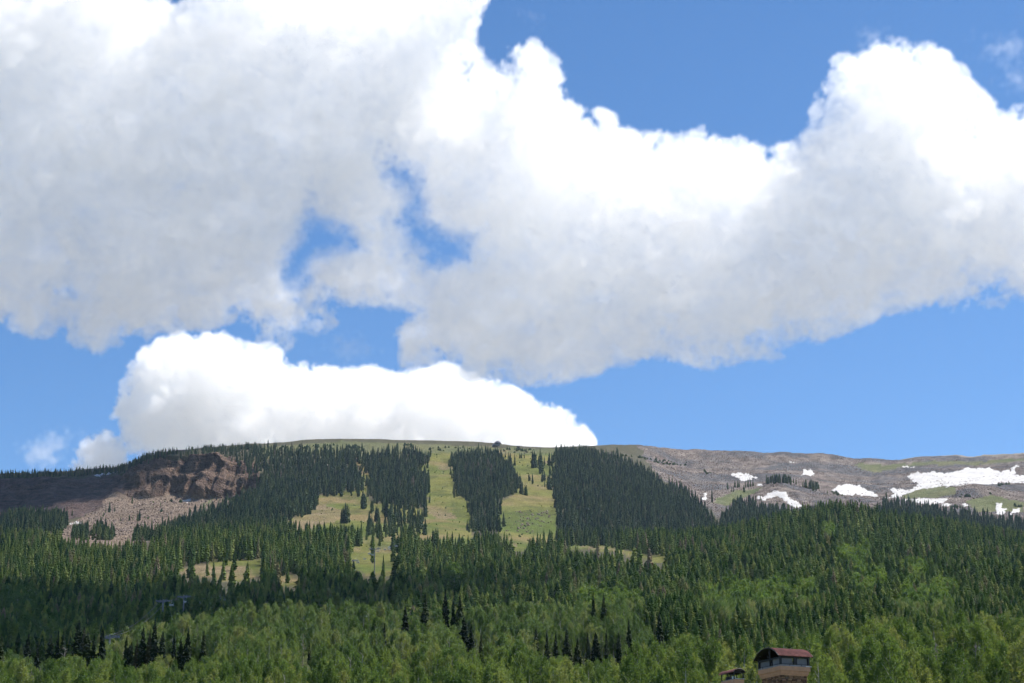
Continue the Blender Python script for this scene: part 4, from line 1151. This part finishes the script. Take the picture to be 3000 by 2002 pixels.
# lower lift behind the aspen knoll
tw = []
al_ = (.93, .37); cr_ = (.90, -.42)
for x_, y_, Yd, lab in ((322, 1866, 560, 'lift tower with short arms half hidden beside the left conifers'), (478, 1761, 760, 'grey T shaped lift tower rising behind the aspen knoll'), (539, 1748, 830, 'second T shaped lift tower, farther along the aspen knoll'), (760, 1752, 960, 'lift tower hidden low behind the knoll top aspens')):
    if x_ == 760: continue
    tw.append(tower(at(x_, y_, Yd), 9, cr_, lab, 'towers of the lower chairlift', al_, 1.5, .4)[0])
end = at(672, 1752, 930)
cv = Vector((*cr_, 0)).normalized()
cable([[p + cv * 1.5 * s + Vector((0, 0, .3)) for p in tw + [end]] for s in (-1, 1)], 'haul cable of the lower chairlift against the dark shaded forest')
for x_, y_, Yd, lab in ((503, 1776, 780, 'chair hanging between the two towers behind the aspen knoll'), (545, 1767, 822, 'chair hanging beside the second tower of the lower lift'), (581, 1768.5, 850, 'first chair right of the second lower lift tower'), (619, 1767, 880, 'second chair right of the second lower lift tower'), (645, 1757, 905, 'higher chair above the knoll aspens, near the cable end'), (656, 1760.5, 915, 'last lower lift chair before the aspens hide the line')):
    p_ = at(x_, y_, Yd); chair(p_ + Vector((0, 0, 2.6)), (.3, .95), lab, 'chairs of the lower chairlift', 2.6, .85 * Yd / 780)
# middle lift in the meadow
tm_ = []
for x_, y_, Yd, lab in ((1025, 1643, 1215, 'wide armed lift tower at the lower left of the small meadow'), (1098, 1608, 1255, 'tall slim lift tower standing in the small forest meadow')):
    tm_.append(tower(at(x_, y_, Yd), 9, (1, -.1), lab, 'towers of the middle chairlift', (.75, .66), 2.6, .34)[0])
e_ = at(1170, 1588, 1330); cv = Vector((1, -.1, 0)).normalized()
cable([[p + cv * 2.6 * s + Vector((0, 0, .3)) for p in tm_ + [e_]] for s in (-1, 1)], 'haul cable of the chairlift crossing the small forest meadow')
for x_, y_, Yd, lab in ((1161, 1602, 1320, 'chair highest up at the right end of the meadow line'), (1140, 1606, 1295, 'upper one of two chairs stacked right of the meadow tower'), (1140, 1611, 1292, 'lower one of two chairs stacked right of the meadow tower'), (1128, 1612, 1285, 'dark chair between the meadow tower and the stacked pair'), (1107, 1617, 1262, 'chair just right of the slim meadow tower'), (1083, 1625, 1245, 'dark chair just left of the slim meadow tower'), (1092, 1628, 1248, 'pale chair touching the left side of the meadow tower'), (1069, 1640, 1235, 'pale chair halfway between the two meadow towers'), (1046, 1645, 1222, 'chair beside the wide armed tower, upper of two'), (1049, 1650, 1220, 'chair beside the wide armed tower, lower of two')):
    p_ = at(x_, y_, Yd); chair(p_ + Vector((0, 0, 2.6)), (.1, 1), lab, 'chairs of the middle chairlift', 2.6, .95)
# tower at the edge of the big forest
tower(at(2077, 1488, 2180), 9, (1, 0), 'distant pale lift tower beside the big forest on the right', None, (0, 1), 3.0, .4)

# ------------------------------------------------------------------ things on the crest
g_ = ground(1455, 1312, ROWLAY[18])
MAT_SHELL = simple_mat('weathered_terminal_shell', (.17, .17, .20), .6, .2, var=.3, scale=.4)
te = tag(empty('lift_terminal', g_ + Vector((0, 0, 1.5))), 'grey rounded lift terminal on the crest above the middle forest', 'lift terminal')
sv = []; sf = []
prof = [(-6.4, 0.2, 1.5), (-5.6, 2.6, 2.0), (-3.8, 5.0, 2.4), (-1.2, 7.4, 2.7), (1.6, 8.4, 2.7), (4.4, 7.6, 2.6), (6.2, 5.6, 2.2), (6.6, 4.8, 1.8)]
for x_, top_, hw in prof:
    low = max(0.2 if x_ < 2 else 1.0 + (x_ - 2) * .8, 0)
    for k_ in range(9):
        w_ = math.pi * k_ / 8
        sv.append((x_, -hw * math.cos(w_), low + (top_ - low) * math.sin(w_) ** .7 if top_ > low else low))
for i in range(len(prof) - 1):
    for k_ in range(8):
        sf.append((i * 9 + k_, (i + 1) * 9 + k_, (i + 1) * 9 + k_ + 1, i * 9 + k_ + 1))
sf += [tuple(range(9))[::-1], tuple((len(prof) - 1) * 9 + k_ for k_ in range(9))] + [(i * 9, i * 9 + 8, (i + 1) * 9 + 8, (i + 1) * 9) for i in range(len(prof) - 1)]
mesh_obj('shell', sv, sf, MAT_SHELL, te, True)
te.scale = (1.05, 1.05, 1.05)
for x_ in (-2.5, 3.6):
    MB().tube([(x_, 0, -6), (x_, 0, 3)], .45, 8).build('support_leg', MAT_TOWER, te)
MB().box((0, -2.72, 4.2), (2.6, .05, .5)).build('window_strip', MAT_DARK, te)
g_ = ground(1410, 1303, ROWLAY[18])
an = tag(empty('radio_mast', g_), 'thin radio mast on the skyline left of the lift terminal', 'mast')
MB().tube([(0, 0, -.5), (0, 0, 6), (0, 0, 10.5)], [.22, .16, .06], 6).build('pole', MAT_TOWER, an)
for z_ in (4.5, 7.2): MB().box((0, 0, z_), (.7, .06, .06)).build('bracket', MAT_TOWER, an)
g_ = ground(1518, 1313, ROWLAY[18])
hu = tag(empty('summit_hut', g_), 'tiny dark hut on the crest right of the lift terminal', 'hut')
MB().box((0, 0, 1), (2.0, 1.6, 1.2)).build('wall', MAT_BARK, hu)
MB().box((0, 0, 2.4), (2.4, 2.0, .18)).build('roof', MAT_DARK, hu)
g_ = ground(1525, 1313, ROWLAY[18])
fr = tag(empty('sign_frame', g_), 'small two post frame beside the crest hut', 'frame')
for x_ in (-1.6, 1.6): MB().tube([(x_, 0, -.5), (x_, 0, 4.4)], .12, 5).build('post', MAT_TOWER, fr)
MB().box((0, 0, 3.9), (2.2, .1, .12)).build('crossbar', MAT_TOWER, fr)
for i, (x_, lab) in enumerate(((2527, 'leftmost thin pole on the bare right skyline'), (2580, 'second thin pole on the right skyline'), (2608, 'third thin pole on the right skyline'), (2681, 'fourth thin pole on the right skyline'), (2772, 'rightmost thin pole on the right skyline'))):
    g_ = ground(x_, np.interp(x_, [2500, 2640, 2720, 2800], [1358, 1358, 1350, 1347]) + 1, ROWLAY[18])
    p_ = MB().tube([(0, 0, -.5), (0, 0, 4.6)], [.16, .12], 6).box((0, 0, 4.3), (.5, .06, .06)).build('skyline_pole', MAT_TOWER); p_.location = g_
    tag(p_, lab, 'pole', 'poles on the right skyline')

# a bird in the blue gap on the right
b0 = at(2635.5, 1059, 1000)
bd = tag(empty('bird', b0), 'small dark bird gliding in the blue sky at right', 'bird')
MAT_BIRD = simple_mat('dark_feathers', (.03, .03, .035), .8, scale=10)
MB().tube([(-.02, .28, .0), (0, .12, .02), (0, -.08, .02), (0, -.22, .0), (0, -.42, .0)], [.02, .065, .08, .045, .07], 8).build('body', MAT_BIRD, bd, True)
for s in (-1, 1):
    mesh_obj('wing', [(0, .10, .02), (s * .28, .16, .10), (s * .58, .04, .07), (s * .55, -.05, .065), (s * .26, -.08, .085), (0, -.12, .015), (0, .08, -.01), (s * .28, .12, .08), (s * .26, -.06, .07), (0, -.1, -.005)],
             [(0, 1, 4, 5), (1, 2, 3, 4), (6, 9, 8, 7), (7, 8, 3, 2), (0, 6, 7, 1), (1, 7, 2), (5, 4, 8, 9), (4, 3, 8)], MAT_BIRD, bd)

# ------------------------------------------------------------------ air
if HAZE:
    m, nt, out, N = nodes('mountain_air')
    pv = N('ShaderNodeVolumePrincipled', {'Color': (.66, .81, 1.0, 1), 'Density': .00002, 'Anisotropy': .2})
    nt.links.new(pv.outputs[0], out.inputs['Volume'])
    zlo, zhi = float(TZ.min()) - 3, 1000.0
    h_ = MB().box((0, 11900, (zlo + zhi) / 2), (120000, 12200, (zhi - zlo) / 2)).build('haze', m)
    tag(h_, kind='stuff')

# ------------------------------------------------------------------ clouds
def field(shape, vox, beta, lmax):
    """gaussian random field with a power law spectrum"""
    kx = [np.fft.fftfreq(n, v) for n, v in zip(shape[:2], vox[:2])] + [np.fft.rfftfreq(shape[2], vox[2])]
    kk = (kx[0][:, None, None] ** 2 + kx[1][None, :, None] ** 2 + kx[2][None, None, :] ** 2).astype(np.float32)
    f = np.fft.rfftn(RNG.standard_normal(shape, dtype=np.float32))
    f *= ((kk + lmax ** -2) ** (-beta / 4)).astype(np.float32)
    n = np.fft.irfftn(f, s=shape).astype(np.float32); n -= n.mean()
    return n / n.std()


def cloud(name, bb, res, fn, density, aniso, label):
    """a real volume: density sampled on a grid of points, turned into fog by geometry nodes"""
    (x0, x1), (y0, y1), (z0, z1) = bb; nx, ny, nz = res
    gX = np.linspace(x0, x1, nx, dtype=np.float32)[:, None, None]; gY = np.linspace(y0, y1, ny, dtype=np.float32)[None, :, None]; gZ = np.linspace(z0, z1, nz, dtype=np.float32)[None, None, :]
    D = fn(gX, gY, gZ, [(x1 - x0) / (nx - 1), (y1 - y0) / (ny - 1), (z1 - z0) / (nz - 1)], res)
    me_ = bpy.data.meshes.new(name); me_.vertices.add(D.size)
    at_ = me_.attributes.new('vapour', 'FLOAT', 'POINT'); at_.data.foreach_set('value', np.ascontiguousarray(D, dtype=np.float32).ravel())
    ob = bpy.data.objects.new(name, me_); COL.objects.link(ob)
    ng = bpy.data.node_groups.new(name, 'GeometryNodeTree')
    ng.interface.new_socket('Geometry', in_out='INPUT', socket_type='NodeSocketGeometry'); ng.interface.new_socket('Geometry', in_out='OUTPUT', socket_type='NodeSocketGeometry')
    n, l = ng.nodes, ng.links
    gi = n.new('NodeGroupInput'); go = n.new('NodeGroupOutput'); vc = n.new('GeometryNodeVolumeCube')
    vc.inputs['Min'].default_value = (x0, y0, z0); vc.inputs['Max'].default_value = (x1, y1, z1)
    for a_, r_ in zip('XYZ', res): vc.inputs['Resolution ' + a_].default_value = r_

    def vm(op, a_, b_=None):
        q = n.new('ShaderNodeVectorMath'); q.operation = op; l.new(a_, q.inputs[0])
        if b_: q.inputs[1].default_value = b_
        return q.outputs[0]

    def im(op, a_, b_):
        q = n.new('FunctionNodeIntegerMath'); q.operation = op
        for i, v_ in ((0, a_), (1, b_)):
            if isinstance(v_, int): q.inputs[i].default_value = v_
            else: l.new(v_, q.inputs[i])
        return q.outputs[0]
    pos = n.new('GeometryNodeInputPosition').outputs[0]
    g = vm('FLOOR', vm('ADD', vm('MULTIPLY', vm('SUBTRACT', pos, (x0, y0, z0)), ((nx - 1) / (x1 - x0), (ny - 1) / (y1 - y0), (nz - 1) / (z1 - z0))), (.5, .5, .5)))
    sx = n.new('ShaderNodeSeparateXYZ'); l.new(g, sx.inputs[0])
    ix = im('ADD', im('MULTIPLY', im('ADD', im('MULTIPLY', sx.outputs[0], ny), sx.outputs[1]), nz), sx.outputs[2])
    si = n.new('GeometryNodeSampleIndex'); si.data_type = 'FLOAT'; si.domain = 'POINT'; si.clamp = True
    na_ = n.new('GeometryNodeInputNamedAttribute'); na_.data_type = 'FLOAT'; na_.inputs[0].default_value = 'vapour'
    l.new(gi.outputs[0], si.inputs['Geometry']); l.new(na_.outputs[0], si.inputs['Value']); l.new(ix, si.inputs['Index'])
    l.new(si.outputs[0], vc.inputs['Density'])
    m_, nt_, out_, N_ = nodes(name + '_vapour')
    pv_ = N_('ShaderNodeVolumePrincipled', {'Color': (1, .993, .978, 1), 'Density': density, 'Anisotropy': aniso})
    nt_.links.new(pv_.outputs[0], out_.inputs['Volume'])
    sm_ = n.new('GeometryNodeSetMaterial'); sm_.inputs['Material'].default_value = m_
    l.new(vc.outputs[0], sm_.inputs[0]); l.new(sm_.outputs[0], go.inputs[0])
    ob.modifiers.new('vapour', 'NODES').node_group = ng
    me_.materials.append(m_)
    tag(ob, label, 'cloud', kind='stuff')


BANK = [(-400, -90), (300, -100), (700, -90), (1120, -60), (1110, 0), (1090, 40), (1075, 70), (1090, 110), (1130, 130), (1170, 140), (1180, 110), (1215, 100), (1250, 120), (1285, 165), (1295, 210), (1310, 240), (1350, 265), (1400, 270), (1420, 300), (1490, 315), (1560, 325), (1610, 305), (1680, 320), (1740, 345), (1765, 380), (1790, 325), (1850, 300), (1880, 270), (1870, 250), (1895, 205), (1925, 145), (1990, 130), (2050, 90), (2130, 110), (2200, 165), (2230, 215), (2300, 260), (2350, 245), (2600, 230), (2750, 300), (2750, 600), (2600, 690), (2350, 690), (2280, 690), (2200, 710), (2060, 700), (1950, 740), (1880, 770), (1830, 770), (1790, 810), (1640, 830), (1500, 815), (1400, 835), (1330, 850), (1280, 875), (1200, 870), (1100, 860), (1000, 850), (950, 845), (925, 830), (935, 800), (920, 770), (935, 740), (960, 720), (900, 695), (830, 690), (760, 700), (770, 740), (740, 760), (690, 750), (650, 790), (600, 790), (580, 740), (560, 700), (500, 735), (400, 755), (300, 770), (230, 800), (180, 780), (130, 745), (90, 770), (30, 755), (0, 730), (-400, 720)]
GAPS = [[(655, 605), (690, 545), (720, 500), (780, 530), (800, 548), (760, 575), (720, 590), (690, 635), (660, 645)],
        [(915, 400), (955, 420), (965, 460), (955, 500), (990, 540), (1060, 555), (1060, 585), (1020, 598), (985, 572), (945, 550), (937, 500), (950, 460)],
        [(330, -140), (470, -140), (435, 14), (400, 22), (372, 6)]]
LOW = [(268, 960), (290, 870), (330, 810), (400, 775), (490, 765), (560, 800), (640, 800), (660, 830), (720, 840), (790, 860), (850, 845), (910, 870), (950, 850), (1010, 845), (1080, 865), (1150, 875), (1200, 910), (1270, 935), (1320, 970), (1360, 1020), (1380, 1100), (1380, 1200), (330, 1200), (330, 1040), (280, 1000)]
PUFF = [(170, 1065), (195, 1020), (250, 995), (290, 1020), (310, 1070), (330, 1130), (180, 1130)]
WISP = [(45, 1020), (100, 1005), (160, 980), (170, 1010), (140, 1040), (150, 1065), (100, 1080), (65, 1065)]
FLECKS = [[(1975, 70), (2010, 80), (2015, 105), (1990, 95)], [(2270, 105), (2315, 95), (2330, 120), (2290, 130)], [(2300, 175), (2350, 165), (2360, 215), (2320, 200)], [(1210, 30), (1235, 35), (1230, 60), (1212, 45)], [(740, 770), (820, 765), (850, 800), (800, 815), (740, 800)]]
if CLOUDS:
    qx_, qy_ = np.meshgrid(np.arange(-700, 3700, 8.), np.arange(-500, 1700, 8.))
    kp = lambda p: [(a_ * K, b_ * K) for a_, b_ in p]

    def lut(tab, px_, py_):
        u = np.clip((px_ + 700) / 8, 0, tab.shape[1] - 2); v = np.clip((py_ + 500) / 8, 0, tab.shape[0] - 2)
        i = u.astype(np.int32); j = v.astype(np.int32); u = u - i; v = v - j
        return ((tab[j, i] * (1 - u) + tab[j, i + 1] * u) * (1 - v) + (tab[j + 1, i] * (1 - u) + tab[j + 1, i + 1] * u) * v).astype(np.float32)

    S_BANK = sdf(kp(BANK), qx_, qy_)
    for g in GAPS: S_BANK = np.minimum(S_BANK, -sdf(kp(g), qx_, qy_))
    S_GAP = np.max([sdf(kp(g), qx_, qy_) for g in GAPS[:2]], 0)
    S_FLECK = np.max([sdf(kp(g), qx_, qy_) for g in FLECKS], 0)
    S_LOW = np.maximum(sdf(kp(LOW), qx_, qy_), sdf(kp(PUFF), qx_, qy_)); S_WISP = sdf(kp(WISP), qx_, qy_)

    def cumulus(tab, thin, yc, curve, dmax, scale=1.0):
        def fn(X_, Y_, Z_, vox, res):
            a_, b_ = proj(X_, Y_, Z_)
            d = lut(tab, a_, b_) * (yc / F)
            w = lut(thin, a_, b_) * (yc / F)
            d = np.where(d > 0, dmax * (1 - np.exp(-d / dmax)), d)
            n1_ = field(res, vox, 4.4, 420. * scale); n2_ = field(res, vox, 4.8, 200. * scale); n3_ = field(res, vox, 3.7, 60. * scale)
            gp_ = np.clip(lut(S_GAP, a_, b_) / -45., 0, 1)
            bump = (30 * n1_ + 46 * (np.abs(n2_) - .75) + (10 + 30 * (1 - gp_)) * n3_) * scale
            f = d - ((Y_ - yc) ** 2) / curve + bump * np.clip(1 + d / (45. * scale), 0, 1)
            D = np.clip(f / ((14. + 50 * (1 - gp_)) * scale), 0, 1) * (.16 + .84 * np.exp(-np.maximum(f, 0) / (60. * scale))) * (.5 + .5 * gp_)
            f2 = w - ((Y_ - yc) ** 2) / 60 + 22 * n3_ * scale + 14 * n1_ * scale
            return np.maximum(D, .2 * np.clip(f2 / (70. * scale), 0, 1))
        return fn

    cloud('cloud_bank', ((-2000, 2000), (5450, 6550), (1050, 3650)), (440, 72, 290), cumulus(S_BANK, S_FLECK, 6000, 300., 150.), .016, .38, 'broad white cumulus bank with grey underside filling the upper sky')
    cloud('low_cloud', ((-2500, 700), (8350, 9650), (1500, 3200)), (300, 64, 160), cumulus(S_LOW, S_WISP, 9000, 400., 190., 1.2), .022, .38, 'white cumulus rising behind the mountain crest')

    def over(poly):
        def fn(X_, Y_, Z_, vox, res):
            d = sdf(poly, X_[:, :, 0] + 0 * Y_[:, :, 0], Y_[:, :, 0] + 0 * X_[:, :, 0])[:, :, None]
            zm = float(Z_.mean())
            f = np.minimum(d, 130) - (Z_ - zm) ** 2 / 110. + 26 * field(res, vox, 4.2, 160.)
            return np.clip(f / 25., 0, 1).astype(np.float32)
        return fn

    # fair weather clouds outside the picture, towards the sun; their shadows lie on the slopes
    def shade(cx, cy, gz, H, pts):
        ox, oy = SUN_DIR.x / SUN_DIR.z * H, SUN_DIR.y / SUN_DIR.z * H
        poly = [(x_ + ox, y_ + oy) for x_, y_ in pts]
        xs_ = [p[0] for p in poly]; ys_ = [p[1] for p in poly]
        cloud('overhead_cloud', ((min(xs_) - 120, max(xs_) + 120), (min(ys_) - 120, max(ys_) + 120), (gz + H - 140, gz + H + 140)), (64, 80, 28), over(poly), .08, .3, 'fair weather cloud above the picture')
    shade(0, 0, 190, 1550, [(-520, 540), (-140, 545), (-100, 640), (-70, 720), (-15, 800), (0, 880), (-5, 990), (-120, 1020), (-200, 1080), (-330, 1110), (-560, 1120)])
    shade(0, 0, 540, 1450, [(-1500, 2200), (-560, 2290), (-510, 2420), (-500, 2600), (-560, 2760), (-1500, 2800)])
